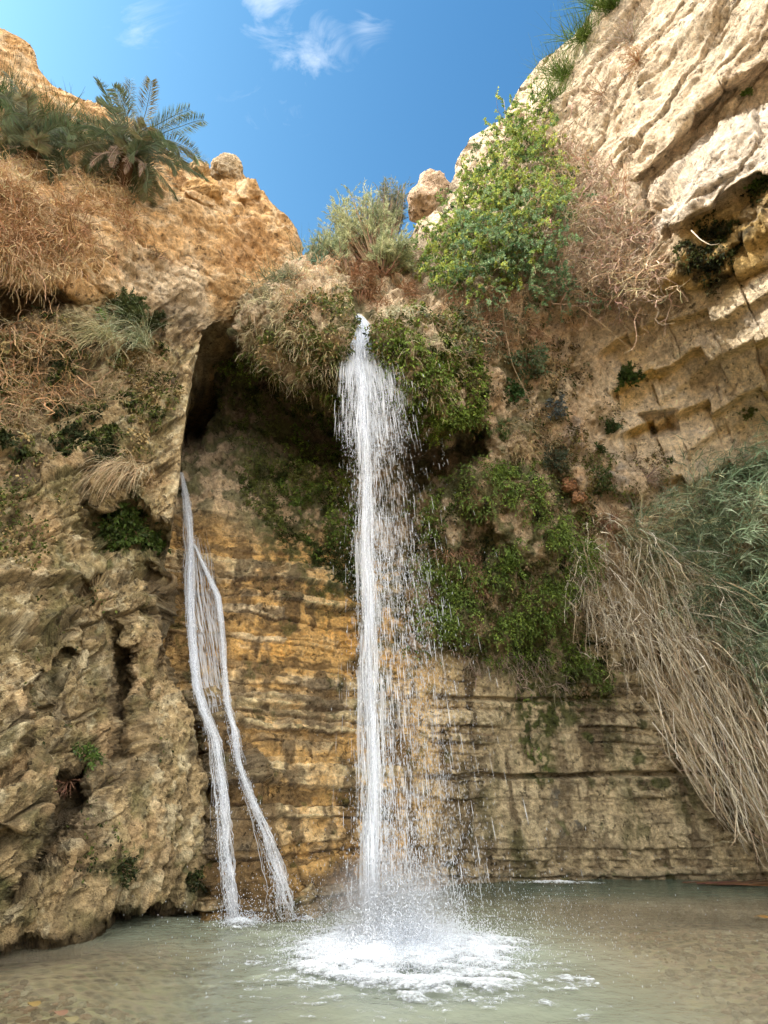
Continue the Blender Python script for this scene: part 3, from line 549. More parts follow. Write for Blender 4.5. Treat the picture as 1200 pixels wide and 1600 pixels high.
# unseen gorge side added down-valley to keep sun off pool and lower walls
gy_ = np.linspace(4.0, -60, 130); gz_ = np.linspace(-1, 30, 70); YY, ZZ = np.meshgrid(gy_, gz_); G = np.stack([-7.6-.05*(6-YY)-.30*ZZ, YY, ZZ], -1)
G[..., 0] += .7*fbm(G, .18, 3)+.4*ridged(G, (.6, .6, 1.2), 4); G2 = G[-1:]+np.array([-14, 0, .5]); G = np.concatenate([G, G2])
Cg = lerp(np.broadcast_to(np.array([.46, .34, .19]), G.shape), (.30, .22, .12), sst(-.2, .5, fbm(G, 1, 4)))
tag(mk('added_shade_wall', G.reshape(-1, 3), gridfaces(*G.shape[:2]), ROCK, np.concatenate([Cg, np.ones(G.shape[:2]+(1,))], -1).reshape(-1, 4), smooth=True), 'unseen rock wall added down-valley to shade the pool', 'cliff', kind='structure')
def scatter(poly, n):
    poly = np.array(poly, float); lo, hi = poly.min(0), poly.max(0); o = []; c = 0
    while c < n:
        q = lo+R.rand(n*2, 2)*(hi-lo); m = pmask(q[:, 0], q[:, 1], poly, .01) > .5; o.append(q[m]); c += m.sum()
    return np.concatenate(o)[:n]

# ------------------------------------------------------------------ ground, pool
def ground_mat():
    m, t = newmat('gravel'); l = t.links; o = N(t, 'ShaderNodeOutputMaterial'); p = N(t, 'ShaderNodeBsdfPrincipled'); l.new(p.outputs[0], o.inputs[0])
    co = N(t, 'ShaderNodeTexCoord'); vo = N(t, 'ShaderNodeTexVoronoi'); vo.inputs['Scale'].default_value = 6; l.new(co.outputs['Object'], vo.inputs[0])
    nn = N(t, 'ShaderNodeTexNoise'); nn.inputs['Scale'].default_value = 1.2; nn.inputs['Detail'].default_value = 8; l.new(co.outputs['Object'], nn.inputs[0])
    r = N(t, 'ShaderNodeValToRGB'); r.color_ramp.elements[0].color = (.13, .075, .035, 1); r.color_ramp.elements[1].color = (.66, .50, .32, 1); r.color_ramp.elements[0].position = .42; r.color_ramp.elements[1].position = .72
    l.new(mm('ADD', mm('MULTIPLY', nn.outputs['Fac'], .75, t=t), mm('MULTIPLY', vo.outputs['Distance'], .5, t=t), t=t), r.inputs[0]); 
    mx = N(t, 'ShaderNodeMix'); mx.data_type = 'RGBA'; mx.inputs['Factor'].default_value = .10; l.new(r.outputs[0], mx.inputs['A']); l.new(vo.outputs['Color'], mx.inputs['B']); mx.blend_type = 'OVERLAY'
    l.new(mx.outputs['Result'], p.inputs['Base Color']); p.inputs['Roughness'].default_value = .8
    bp = N(t, 'ShaderNodeBump'); bp.inputs['Distance'].default_value = .05; l.new(vo.outputs['Distance'], bp.inputs['Height']); bp.invert = True; l.new(bp.outputs[0], p.inputs['Normal']); return m
LX, LY = -.05, 9.4                                    # where the main fall lands
gx = np.concatenate([np.linspace(-400, -14, 24), np.linspace(-13, 15, 240), np.linspace(16, 400, 24)])
gy = np.concatenate([np.linspace(-300, -3, 20), np.linspace(-2.5, 20, 200), np.linspace(21, 400, 20)])
X, Y = np.meshgrid(gx, gy); G = np.stack([X, Y, 0*X], -1)
Z = -.45-.75*np.exp(-(((X-LX-.6)/3.0)**2+((Y-LY+.3)/2.6)**2))+.30*sst(-1, -5, X)+.22*sst(2, 5, X)*sst(14, 11, Y)-.5*sst(12.5, 15, Y)
Z += .05*fbm(G, .9, 4)+.02*fbm(G, 4, 3); Z += sst(5.2, 1.5, Y)*1.3-.6*sst(20, 26, Y)
G[..., 2] = Z; GB_ = Z.copy()
tag(mk('ground', G.reshape(-1, 3), gridfaces(*X.shape), ground_mat(), smooth=True), 'gravel bed of the pool and its near bank', 'ground', kind='structure')
px_ = np.arange(-13, 15, .06); py_ = np.arange(2.2, 20, .045); X, Y = np.meshgrid(px_, py_); G = np.stack([X, Y, 0*X], -1)
rr = np.hypot(X-LX, (Y-LY)); chop = np.exp(-(rr/2.2)**2)
Z = .010*fbm(G, (1.4, 2.2, 1), 3)+.05*chop*fbm(G, (3, 3.6, 1), 4)+.012*np.sin(rr*7-1.5*fbm(G, .8, 2))*np.exp(-rr/3.5)+.003*fbm(G, (7, 10, 1), 2)
for (sx_, sy_) in ((-2.2, 10.6), (-1.5, 11.4)):
    r2 = np.hypot(X-sx_, Y-sy_); Z += .012*np.sin(r2*12)*np.exp(-r2/1.0)+.02*np.exp(-(r2/.5)**2)*fbm(G, 8, 2)
G[..., 2] = Z; nzp = fbm(G, (.8, .8, 1), 4, off=5)
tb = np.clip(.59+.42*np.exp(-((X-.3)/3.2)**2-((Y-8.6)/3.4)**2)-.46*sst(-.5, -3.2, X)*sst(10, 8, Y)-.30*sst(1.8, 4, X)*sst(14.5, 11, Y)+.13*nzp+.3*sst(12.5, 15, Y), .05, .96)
aer = np.exp(-((X-.2)/1.9)**2-((Y-8.9)/2.1)**2)
wc = lerp(np.broadcast_to(np.array([.29, .32, .235]), G.shape), (.30, .36, .32), aer*.9)
wc = lerp(wc, (.07, .105, .08), sst(12.0, 15, Y)*.85); wc = lerp(wc, (.48, .40, .28), np.maximum(sst(-1.2, -4, X)*sst(10, 8.5, Y), sst(1.6, 4, X)*sst(14.5, 12, Y))*.75)  # dark band along the far wall: reflected shade painted into the water colour
m, t = newmat('pool_water'); l = t.links; o = N(t, 'ShaderNodeOutputMaterial'); a = N(t, 'ShaderNodeAttribute'); a.attribute_name = 'Col'
df = N(t, 'ShaderNodeBsdfDiffuse'); l.new(a.outputs['Color'], df.inputs[0]); tp_ = N(t, 'ShaderNodeBsdfTransparent'); tp_.inputs[0].default_value = (.80, .86, .78, 1)
gl = N(t, 'ShaderNodeBsdfGlossy'); gl.inputs['Roughness'].default_value = .06; fr = N(t, 'ShaderNodeFresnel'); fr.inputs[0].default_value = 1.33
co = N(t, 'ShaderNodeTexCoord'); nn = N(t, 'ShaderNodeTexNoise'); nn.inputs['Scale'].default_value = 7; nn.inputs['Detail'].default_value = 5; l.new(co.outputs['Object'], nn.inputs[0])
bp = N(t, 'ShaderNodeBump'); bp.inputs['Strength'].default_value = .5; bp.inputs['Distance'].default_value = .05; l.new(nn.outputs['Fac'], bp.inputs['Height']); l.new(bp.outputs[0], gl.inputs['Normal']); l.new(bp.outputs[0], fr.inputs['Normal'])
m1 = N(t, 'ShaderNodeMixShader'); l.new(a.outputs['Alpha'], m1.inputs[0]); l.new(tp_.outputs[0], m1.inputs[1]); l.new(df.outputs[0], m1.inputs[2])
m2 = N(t, 'ShaderNodeMixShader'); l.new(mm('MULTIPLY', fr.outputs[0], .8, t=t), m2.inputs[0]); l.new(m1.outputs[0], m2.inputs[1]); l.new(gl.outputs[0], m2.inputs[2]); l.new(m2.outputs[0], o.inputs[0])
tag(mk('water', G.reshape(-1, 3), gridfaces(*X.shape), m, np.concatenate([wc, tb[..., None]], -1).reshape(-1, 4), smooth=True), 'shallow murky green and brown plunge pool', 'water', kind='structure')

# ------------------------------------------------------------------ falling water
OCT = np.array([[1, 0, 0], [0, 1, 0], [-1, 0, 0], [0, -1, 0], [0, 0, 1], [0, 0, -1]], float)
OF = np.array([[0, 1, 4, 4], [1, 2, 4, 4], [2, 3, 4, 4], [3, 0, 4, 4], [1, 0, 5, 5], [2, 1, 5, 5], [3, 2, 5, 5], [0, 3, 5, 5]])[:, :3]
class Drops:
    def __init__(s): s.P = []; s.r = []; s.k = []
    def add(s, P, r, k=1.0):
        s.P.append(P); s.r.append(np.broadcast_to(r, (len(P),))); s.k.append(np.broadcast_to(k, (len(P),)))
    def build(s, name, parent=None, loc=None, mat=None):
        P = np.concatenate(s.P); r = np.concatenate(s.r); k = np.concatenate(s.k); n = len(P)
        sc = np.stack([r, r, r*k], -1)[:, None]*OCT[None]; tl = R.normal(size=(n, 1, 2))*.10; sc[..., 0] += sc[..., 2]*tl[..., 0]; sc[..., 1] += sc[..., 2]*tl[..., 1]
        V = P[:, None]+sc; Fc = (OF[None]+(np.arange(n)*6)[:, None, None]).reshape(-1, 3)
        if loc is None and parent is not None: V = V-np.array(parent.location)
        return mk(name, V.reshape(-1, 3), Fc, mat or DROP, None, parent, True, loc)
ps, _ = surfB([561], [486]); spout = ps[0]+np.array([0, -.1, 0])
z0 = spout[2]
def fallaxis(z):
    s = np.sqrt(np.clip((z0-z)/z0, 0, 1)); return np.stack([spout[0]+(LX-spout[0])*s**1.3, spout[1]+(LY-spout[1])*s, z], -1)
fall = root('waterfall', (LX, LY, 0), 'tall white main waterfall dropping from the mossy lip into the pool', 'waterfall')
# coherent upper sheet: long tapering filaments, thin and half clear at the sides
def filaments(n, K, top, ln, e, dy, wd, mat, name, bag=None):
    """n ribbons: start 'top' metres below the spout, length ln, sideways place e(zz) metres, depth dy"""
    zz = top[:, None]+np.linspace(0, 1, K)[None]*ln[:, None]; zz = np.minimum(zz, z0+.1); A = fallaxis(np.minimum(z0+.12-zz, z0)); A[..., 2] = z0+.12-zz
    A[..., 0] += e(zz)+.015*fbm(A, (4, 4, 1.0), 2); A[..., 1] += dy(zz); b = bag or Bag(); ribbons(b, A, wd, np.ones(3), both=True)
    if bag is None: b.build(name, mat, fall)
fan = lambda zz: .06+.09*sst(.3, 1.0, zz)+.56*sst(.7, 3.4, zz)+.05*np.minimum(zz, 6)
def fanset(n, tmax, lmin, lmax, w0, w1, mat, name, tpow=1.3, spc=(2.0, 2.6)):
    sp = (R.beta(*spc, n)*2.1-.80)[:, None]; y_ = R.normal(size=(n, 1)); filaments(n, 22, R.rand(n)**tpow*tmax, lmin+(lmax-lmin)*R.rand(n), lambda zz: sp*fan(zz), lambda zz: y_*.10*fan(zz), w0+w1*R.rand(n), mat, name)
fanset(820, 2.6, .7, 1.7, .010, .018, DROP, 'water_sheet', 1.7)
fanset(420, 2.6, .8, 1.8, .03, .05, VEIL, 'thin_veil', 1.6)
fanset(1700, 5.2, .2, .7, .006, .009, DROP, 'water_threads', 1.1)
# broken lower part: a streaky core, with a scattered skirt leaning right
n = 1000; e_ = (-.06+R.normal(size=n)*.048)[:, None]; y_ = R.normal(size=(n, 1))*.1; hh_ = R.rand(n)**.9
tops = 1.9+hh_*(z0-2.3); ok = vnoise(np.stack([0*tops, 0*tops+3, tops*1.5], -1))+.5*R.normal(size=n) > -.25; e_, y_, hh_, tops = e_[ok], y_[ok], hh_[ok], tops[ok]; n = len(tops)
filaments(n, 9, tops, .25+.8*R.rand(n)**2, lambda zz: e_*(.7+.1*zz/2)+.03*np.sin(zz*2.2), lambda zz: y_, .008+.014*R.rand(n)**2, DROP, 'core_streaks')
n = 420; e2_ = (-.05+R.normal(size=n)*.06)[:, None]; y2_ = R.normal(size=(n, 1))*.1
filaments(n, 10, 1.6+R.rand(n)*(z0-2.6), .6+1.2*R.rand(n), lambda zz: e2_*(.7+.05*zz), lambda zz: y2_, .025+.04*R.rand(n), VEIL, 'core_veil')
n = 3000; g_ = R.gamma(1.6, .24, n); g_ = np.where(R.rand(n) < .2, -g_*.4, g_)[:, None]; y3_ = R.normal(size=(n, 1))*.25
filaments(n, 5, 2.2+R.rand(n)*(z0-2.5), .10+.28*R.rand(n), lambda zz: g_*(.75+.045*zz), lambda zz: y3_, .005+.007*R.rand(n), DROP, 'skirt_streaks')
D = Drops(); n = 9000; h = R.rand(n)**.95; z = z0-1.8-h*(z0-1.8); A = fallaxis(z); A[:, 0] += -.06+R.normal(size=n)*(.09+.05*h); A[:, 1] += R.normal(size=n)*.12
D.add(A, .003+.005*R.rand(n)**2, 2+5*R.rand(n))
n = 24000; h = R.rand(n); z = z0-1.6-h*(z0-1.6); A = fallaxis(z); e = R.gamma(1.6, .24, n)*(.75+.50*h); e = np.where(R.rand(n) < .2, -e*.45, e)
A[:, 0] += e; A[:, 1] += R.normal(size=n)*(.15+.25*h); ok = fbm(A, (1.6, 1.6, .5), 3, off=44) > -.2; A = A[ok]; n = len(A); D.add(A, .0025+.0038*R.rand(n)**2, 2+5*R.rand(n))
n = 5000; h = R.rand(n)**.8; z = z0-2.0-h*3.8; A = fallaxis(z); A[:, 0] += (R.beta(2.0, 2.6, n)*2.1-.80)*.80; A[:, 1] += R.normal(size=n)*.12; D.add(A, .003+.006*R.rand(n)**2, 1.5+3*R.rand(n))
n = 8000; h = R.rand(n); vq = 800+600*h; uq = 640+25*h+(18+38*h)*R.normal(size=n); ok = R.rand(n) < .15+h; uq, vq = uq[ok], vq[ok]; n = len(uq); A = at(uq, vq, 10.0+R.rand(n)*1.8); A = A[A[:, 2] > 0]; D.add(A, .0025+.0025*R.rand(len(A)), 4+5*R.rand(len(A)))
D.build('falling_drops', fall)
# side trickles
def trickle(pts, n, r, label):
    u_ = np.interp(np.linspace(0, 1, n), np.linspace(0, 1, len(pts)), [p[0] for p in pts])+R.normal(size=n)*1.2; v_ = np.linspace(pts[0][1], pts[-1][1], n)+R.normal(size=n)*3
    Y0 = surfB([pts[0][0]], [pts[0][1]-8])[0][0, 1]-.15; A = at(u_, v_, Y0); D = Drops(); D.add(A, r*(.6+.6*R.rand(n)), 2+3*R.rand(n))
    tag(D.build('water_trickle', loc=A[0]), label, 'trickle', 'thin trickles dripping from the mossy lip', kind='stuff')
trickle([(690, 684), (694, 730)], 26, .010, 'thin broken trickle dripping off the lip right of the main waterfall')
trickle([(527, 636), (528, 690)], 22, .008, 'faint thread of drips left of the main waterfall')
# two cascades running down the rock at the left
def cascade(label, path, n, wpx, name='waterfall', seg=None, rad=.012, dens=1.0, offs=.09):
    pv = np.array(path, float); K = 90; vv = np.linspace(pv[0, 1], pv[-1, 1], K); uc = np.interp(vv, pv[:, 1], pv[:, 0]); wd = np.interp(vv, pv[:, 1], pv[:, 2])
    Pc, Nc = surfB(uc, vv); Yc = Pc[:, 1].copy()
    Yp = np.pad(Yc, 4, mode='edge'); Yc = np.min([Yp[k:k+K] for k in range(9)], 0)
    for _ in range(3): Yc = np.convolve(np.pad(Yc, 3, mode='edge'), np.ones(7)/7, 'valid')
    def pt(off, vq, dY): 
        uq = np.interp(vq, vv, uc)+off*np.interp(vq, vv, wd); return at(uq, vq, np.interp(vq, vv, Yc)-dY)
    r_ = root(name, pt(0, pv[-1, 1], offs)*[1, 1, 0], label, 'waterfall', 'small cascades down the rock left of the main fall')
    bag = Bag(); nn_ = n; off = R.normal(size=nn_)*.24; off = np.clip(off, -.6, .6)
    a0 = R.rand(nn_)*.85*(R.rand(nn_) > .25); a1 = np.minimum(1, a0+.08+.35*R.rand(nn_)); KK = 22
    vq = vv[0]+(vv[-1]-vv[0])*(a0[:, None]+(a1-a0)[:, None]*np.linspace(0, 1, KK)[None])
    A = pt((off[:, None]+.10*np.cumsum(R.normal(size=(nn_, KK)), 1)*.6), vq, offs+.08*R.rand(nn_, 1)+.03*np.sin(vq*.13))
    A += .004*R.normal(size=A.shape); ribbons(bag, A, .007+.014*R.rand(nn_)**1.5, np.ones(3), both=True); bag.build('white_streams', STREAM, r_)
    bag = Bag(); ribbons(bag, A[::2]+np.array([.02, .03, 0]), .025+.03*R.rand(len(A[::2])), np.ones(3), both=True); bag.build('clear_film', VEIL, r_)
    D = Drops(); m_ = int(n*22*dens); a = R.rand(m_); vq = vv[0]+(vv[-1]-vv[0])*a; A = pt(R.normal(size=m_)*.36, vq, offs+.1*R.rand(m_)+.06); D.add(A, .003+.005*R.rand(m_)**2, 1+4*R.rand(m_)); D.build('loose_drops', r_); return r_
cascade('left cascade, a narrow white stream hugging the buttress edge', [(283, 738, 6), (292, 790, 12), (297, 850, 13), (296, 905, 13), (296, 960, 10), (300, 1010, 9), (306, 1075, 9), (318, 1110, 12), (334, 1150, 15), (344, 1230, 17), (350, 1330, 18), (358, 1400, 20), (362, 1446, 22)], 150, 0)
cascade('right cascade of the small pair, a white stream slanting over brown rock', [(303, 850, 3), (320, 890, 4), (338, 930, 6), (345, 975, 5), (349, 1040, 6), (354, 1100, 10), (364, 1140, 14), (372, 1190, 13), (388, 1240, 16), (408, 1290, 18), (425, 1340, 22), (438, 1390, 29), (446, 1436, 36)], 120, 0)
bag = Bag(); q = scatter([(292, 830), (325, 830), (345, 930), (352, 1090), (305, 1085), (294, 960)], 300)      # the thin film between them
qq = q[:, 1][:, None]+np.linspace(0, 1, 12)[None]*(30+70*R.rand(300, 1)); uu = q[:, 0][:, None]+R.normal(size=(300, 12)).cumsum(1)*.7+.12*(qq-q[:, 1][:, None]); 
PP, _ = surfB(uu.ravel(), np.minimum(qq.ravel(), 1100+0*qq.ravel())); A = at(uu.ravel(), qq.ravel(), PP[:, 1]-.12).reshape(300, 12, 3); A[..., 1] = (A[..., 1]+A[..., 1].mean(1, keepdims=True))/2
ribbons(bag, A, .012+.02*R.rand(300), np.ones(3), both=True); o = bag.build('water_film', VEIL, loc=A[0, 0]); tag(o, 'thin glassy film of water on ochre rock between the two small cascades', 'water film')

# ------------------------------------------------------------------ foam and splash on the pool
def foam(name, label, cx, cy, rx, ry, thr, zh, seed, step=.02, fun=None):
    X, Y = np.meshgrid(np.arange(cx-rx*1.4, cx+rx*1.4, step), np.arange(cy-ry*1.4, cy+ry*1.4, step*.8)); G = np.stack([X, Y, 0*X], -1)
    r = np.hypot((X-cx)/rx, (Y-cy)/ry); ang = np.arctan2(Y-cy, X-cx); r = r*(1+.25*fbm(np.stack([np.cos(ang)*1.5, np.sin(ang)*1.5, 0*ang], -1), 1, 3, off=seed))
    prof = fun(r, X, Y) if fun else 1-r
    nz_ = fbm(G, (4, 7, 1), 6, .72, off=seed); al = prof*1.35+nz_*.95-thr+.25*fbm(G, (22, 22, 1), 2, off=seed); Z = .0+zh*np.clip(prof, 0, 1)*(1+.9*nz_)+.02*np.clip(al, -.2, .6)
    chp = np.exp(-(np.hypot(X-LX, Y-LY)/2.2)**2); Z += .05*chp*fbm(G, (3, 3.6, 1), 4)+.02
    G[..., 2] = np.maximum(Z, .05*chp*fbm(G*np.array([1, 1, 0]), (3, 3.6, 1), 4)+.022); Fc = gridfaces(*X.shape); keep = (al.ravel()[Fq_] > 0).all(1) if False else (al.ravel()[Fc] > -.45).any(1); Fc = Fc[keep]
    used = np.unique(Fc); mp_ = np.zeros(X.size, np.int32); mp_[used] = np.arange(len(used)); ca = np.concatenate([np.ones((len(used), 3)), np.clip(al.ravel()[used]*.9+.05, -1, 1)[:, None]], 1); return tag(mk(name, G.reshape(-1, 3)[used], mp_[Fc], FOAM, ca, smooth=True, loc=(cx, cy, 0)), label, 'foam', kind='stuff')
ring = lambda r, X, Y: np.exp(-((r-.72)/.24)**2)*.48*sst(10.6, 9, Y)+1.6*np.exp(-(np.hypot((X-LX-.2)/.85, (Y-LY+.35)/1.1))**2)+.05*(r < 1.2)
foam('foam', 'white foam ring where the main waterfall hits the pool', .26, 8.8, 1.4, 1.9, .36, .05, 3, fun=ring)
foam('foam', 'small white foam patch under the left cascade', -2.2, 10.75, .42, .4, .45, .05, 4)
foam('foam', 'small white foam patch under the slanting right cascade', -1.45, 11.35, .42, .4, .45, .06, 5)
foam('foam', 'broken line of white splashes against the far right wall', 4.2, 16.0, 1.3, .5, .75, .05, 6)
D = Drops(); n = 30000; a = R.rand(n)*2*np.pi; r = np.abs(R.normal(size=n)); rw = np.where(R.rand(n) < .65, .10+.36*r, .95+.25*R.normal(size=n)); X = LX+.3+rw*np.cos(a)*1.15; Y = LY-.45+rw*np.sin(a)*1.25
z = R.exponential(1, n)*np.where(rw < .8, .22, .06); D.add(np.stack([X, Y, z+.03], -1), .003+.007*R.rand(n)**2, .8+.8*R.rand(n))
n = 5000; X = LX+.5+R.normal(size=n)*1.3; Y = LY+.3+R.normal(size=n)*1.3; D.add(np.stack([X, Y, .02+R.exponential(.25, n)], -1), .0025+.0025*R.rand(n), 1.5+2*R.rand(n))
for cx, cy in ((-2.2, 10.8), (-1.45, 11.4)): n = 900; D.add(np.stack([cx+R.normal(size=n)*.22, cy-.05+R.normal(size=n)*.2, .02+R.exponential(.09, n)], -1), .004+.008*R.rand(n), 1)
tag(D.build('splash', loc=(LX, LY, 0)), 'spray of white droplets thrown up where the falls hit the pool', 'spray', kind='stuff')
# pebbles on the bed in the shallows
b = Bag(); th = np.arange(8)*np.pi/4; ph = np.linspace(.25, np.pi-.25, 5); TH, PH = np.meshgrid(th, ph); SPH = np.stack([np.cos(TH)*np.sin(PH), np.sin(TH)*np.sin(PH), np.cos(PH)], -1).reshape(-1, 3)
i_ = np.arange(4)[:, None]*8; j_ = np.arange(8)[None]; PF = np.stack([i_+j_, i_+(j_+1) % 8, i_+8+(j_+1) % 8, i_+8+j_], -1).reshape(-1, 4)[:, ::-1]; PF = np.concatenate([PF, [[0, 1, 2, 3], [4, 5, 6, 7]]])
for X0, X1, Y0, Y1, n in ((-5.6, -1.2, 5.6, 8.4, 1500), (1.8, 7.5, 6.0, 12.5, 1500)):
    P_ = np.stack([X0+(X1-X0)*R.rand(n), Y0+(Y1-Y0)*R.rand(n)], -1); jx = np.clip(np.searchsorted(gx, P_[:, 0]), 0, len(gx)-1); jy = np.clip(np.searchsorted(gy, P_[:, 1]), 0, len(gy)-1); zb = GB_[jy, jx]; r_ = .02+.06*R.rand(n)**2.2
    V = SPH[None]*(r_[:, None, None]*(.7+.6*R.rand(n, 1, 3)))*np.array([1, 1, .5])*(1+.12*R.normal(size=(n, 40, 1))); V[..., 0] += P_[:, :1]; V[..., 1] += P_[:, 1:]; V[..., 2] += (zb+.01)[:, None]
    pc = np.array([(.30, .18, .10), (.46, .33, .22), (.60, .50, .38), (.20, .14, .09), (.42, .24, .16)])[R.randint(0, 5, n)]; b.add(V, (PF[None]+(np.arange(n)*40)[:, None, None]).reshape(-1, 4), np.repeat(pc, 40, 0))
tag(b.build('pebbles', BARK, loc=(0, 7, -.3)), 'small brown and cream pebbles lying on the shallow pool bed', 'pebbles', kind='stuff')
# drifting spray: a low ball of mist over the plunge, and a thin sleeve of it round the fall
def mist(name, label, c, rad, dens, nz_=24):
    th = np.linspace(0, 2*np.pi, 32, endpoint=False); ph = np.linspace(.01, np.pi-.01, nz_); TH, PH = np.meshgrid(th, ph); V = np.stack([np.cos(TH)*np.sin(PH), np.sin(TH)*np.sin(PH), np.cos(PH)], -1)*np.array(rad)+np.array(c); i = np.arange(nz_-1)[:, None]*32; j = np.arange(32)[None]
    Fc = np.stack([i+j, i+32+j, i+32+(j+1) % 32, i+(j+1) % 32], -1).reshape(-1, 4); m, t = newmat('mist'); o = N(t, 'ShaderNodeOutputMaterial'); v_ = N(t, 'ShaderNodeVolumePrincipled'); v_.inputs['Color'].default_value = (.95, .97, 1, 1); co = N(t, 'ShaderNodeTexCoord'); ln_ = vm('LENGTH', vm('DIVIDE', co.outputs['Object'], tuple(rad), t=t).outputs[0], t=t).outputs['Value']; q_ = mm('SUBTRACT', 1.0, ln_, t=t, clamp=True); t.links.new(mm('MULTIPLY', mm('POWER', q_, 1.6, t=t), dens, t=t), v_.inputs['Density']); t.links.new(v_.outputs[0], o.inputs['Volume'])
    return tag(mk(name, V.reshape(-1, 3), Fc, m, smooth=True, loc=c), label, 'mist', kind='stuff')
mist('mist', 'soft white mist hanging over the splash of the main waterfall', (LX+.15, LY-.1, .45), (1.2, 1.2, .75), 1.5)
# ------------------------------------------------------------------ plants
def strawcol(n, base=(.50, .36, .19)): return jit(base, n, .22, .06)
def surf(which, u, v): return (surfB if which == 'B' else surfL)(u, v)
UP = np.array([0, 0, 1.0])
def mat_of_strands(bag, which, poly, n, ln, wd, col, outw=.5, up=.2, g=.25, wig=.2, K=6, lift=.03, side=0.0, curl=0.0):
    q = scatter(poly, n*2); P_, N_ = surf(which, q[:, 0], q[:, 1]); ok = fbm(P_, 1.5, 3, off=66)+.25*R.normal(size=len(P_)) > -.05; P_, N_ = P_[ok][:n], N_[ok][:n]; n = len(P_); lift = lift+.12*np.clip(fbm(P_, 1.5, 3, off=66), 0, 1)[:, None]; D_ = N_*outw+UP*up+np.array([side, 0, 0])+R.normal(size=(n, 3))*.35
    Pt = paths(P_+N_*lift, D_, ln*(.5+R.rand(n)), K, g, wig, curl); ribbons(bag, Pt, wd*(.6+.8*R.rand(n)), col if np.ndim(col) > 1 else strawcol(n, col), .3); return Pt
def leafy(bag, which, poly, n, ln, wd, cols, lift=.10, hang=.8, clump=1.6, thr=-.2, pile=1.0):
    """small hanging leaves over rock, in clumps"""
    q = scatter(poly, int(n*1.5)); P_, N_ = surf(which, q[:, 0], q[:, 1]); c = fbm(P_, clump, 3, off=77); ok = c > thr; P_, N_, c = P_[ok][:n], N_[ok][:n], c[ok][:n]; n = len(P_)
    hgt = np.clip(c-thr, 0, 1)*pile; P_ = P_+N_*(lift*(.2+1.2*R.rand(n))*(.4+1.6*hgt))[:, None]
    D_ = N_*.6-UP*hang+R.normal(size=(n, 3))*.5; ci = R.randint(0, len(cols), n); cc = fbm(P_, 2.2, 2, off=55)
    ci = np.clip(((cc+.6)/1.2*len(cols)+R.normal(size=n)*.6).astype(int), 0, len(cols)-1)
    leaves(bag, P_, D_, ln*(.6+.8*R.rand(n)), wd*(.6+.8*R.rand(n)), jit(np.array([.5, .5, .5]), n, 0, 0)*0+np.array(cols)[ci]*(1+.22*R.normal(size=(n, 1))))
def fern_fronds(bag, which, poly, n, ln, cols, m=7, lw=.068, thr=-.3, g=.45):
    q = scatter(poly, int(n*1.6)); P_, N_ = surf(which, q[:, 0], q[:, 1]); c = fbm(P_, 1.5, 4, .6, off=87); ok = c > thr; P_, N_, c = P_[ok][:n], N_[ok][:n], c[ok][:n]; n = len(P_)
    Pt = paths(P_+N_*.06, N_*.9+UP*.35+R.normal(size=(n, 3))*.45, ln*(.5+R.rand(n)), 4, g, .1)
    ci = np.clip(((c+.5)*len(cols)+R.normal(size=n)*.7).astype(int), 0, len(cols)-1); col = np.array(cols)[ci]*(1+.2*R.normal(size=(n, 1)))
    ribbons(bag, Pt, .008, col*.7, .5); A, T, idx, tt = onpaths(Pt, m, .1); sd_ = unit(np.cross(T, rnd3(len(T)))); leaves(bag, A, sd_*.8+T*.6-UP*.35, lw*(.6+.8*R.rand(len(A))), lw*.55, np.clip(col[idx]*(1+.15*R.normal(size=(len(A), 1))), .005, .9))
FERN = [(.035, .055, .014), (.075, .12, .025), (.13, .21, .04), (.23, .32, .06), (.17, .25, .06)]
MOSSC = [(.020, .028, .008), (.045, .060, .012), (.085, .10, .022), (.14, .13, .04), (.20, .165, .075)]
DRYM = [(.06, .05, .02), (.14, .12, .04), (.30, .22, .10), (.42, .32, .17), (.12, .15, .03)]
# ferns and mosses of the seep: nobody could count them
b = Bag()
leafy(b, 'B', [(650, 735), (760, 720), (880, 715), (930, 800), (940, 960), (960, 1080), (860, 1095), (800, 1030), (640, 1010), (625, 900)], 13000, .09, .045, MOSSC+[(.22, .15, .08)], thr=-.15)
for poly, n in (([(640, 770), (760, 725), (800, 740), (760, 790), (700, 800), (690, 860), (650, 840)], 700), ([(640, 880), (760, 860), (900, 800), (925, 830), (890, 960), (760, 1000), (660, 1000)], 3600), ([(830, 800), (925, 810), (920, 900), (850, 900)], 700),
                ([(780, 700), (840, 720), (850, 800), (790, 800)], 400), ([(620, 1000), (900, 1010), (940, 1060), (800, 1030), (640, 1030)], 420), ([(880, 960), (960, 1060), (940, 1080), (870, 1010)], 200), ([(790, 1060), (850, 1080), (840, 1200), (820, 1200)], 30)):
    fern_fronds(b, 'B', poly, int(n*.7), .42, FERN, thr=-.06)
tag(b.build('fern_mat', LEAF, loc=at(780, 900, 14.5)), 'bright green ferns and moss on the seeping bulge right of the main fall', 'ferns', kind='stuff')
b = Bag()
leafy(b, 'B', [(330, 560), (400, 545), (460, 620), (560, 650), (565, 940), (500, 900), (440, 840), (380, 780), (360, 690)], 20000, .085, .04, [(.03, .04, .01), (.06, .08, .018), (.09, .12, .025), (.15, .16, .05)], thr=-.22)
fern_fronds(b, 'B', [(470, 620), (560, 640), (560, 900), (500, 880), (430, 760)], 900, .24, FERN[:4], thr=-.15)
fern_fronds(b, 'B', [(350, 550), (420, 545), (420, 590), (350, 590)], 160, .25, FERN[1:4])
tag(b.build('moss_mat', MOSS, loc=at(480, 760, 14.5)), 'dark moss hanging on the hollow wall under the lip', 'moss', kind='stuff')
b = Bag()
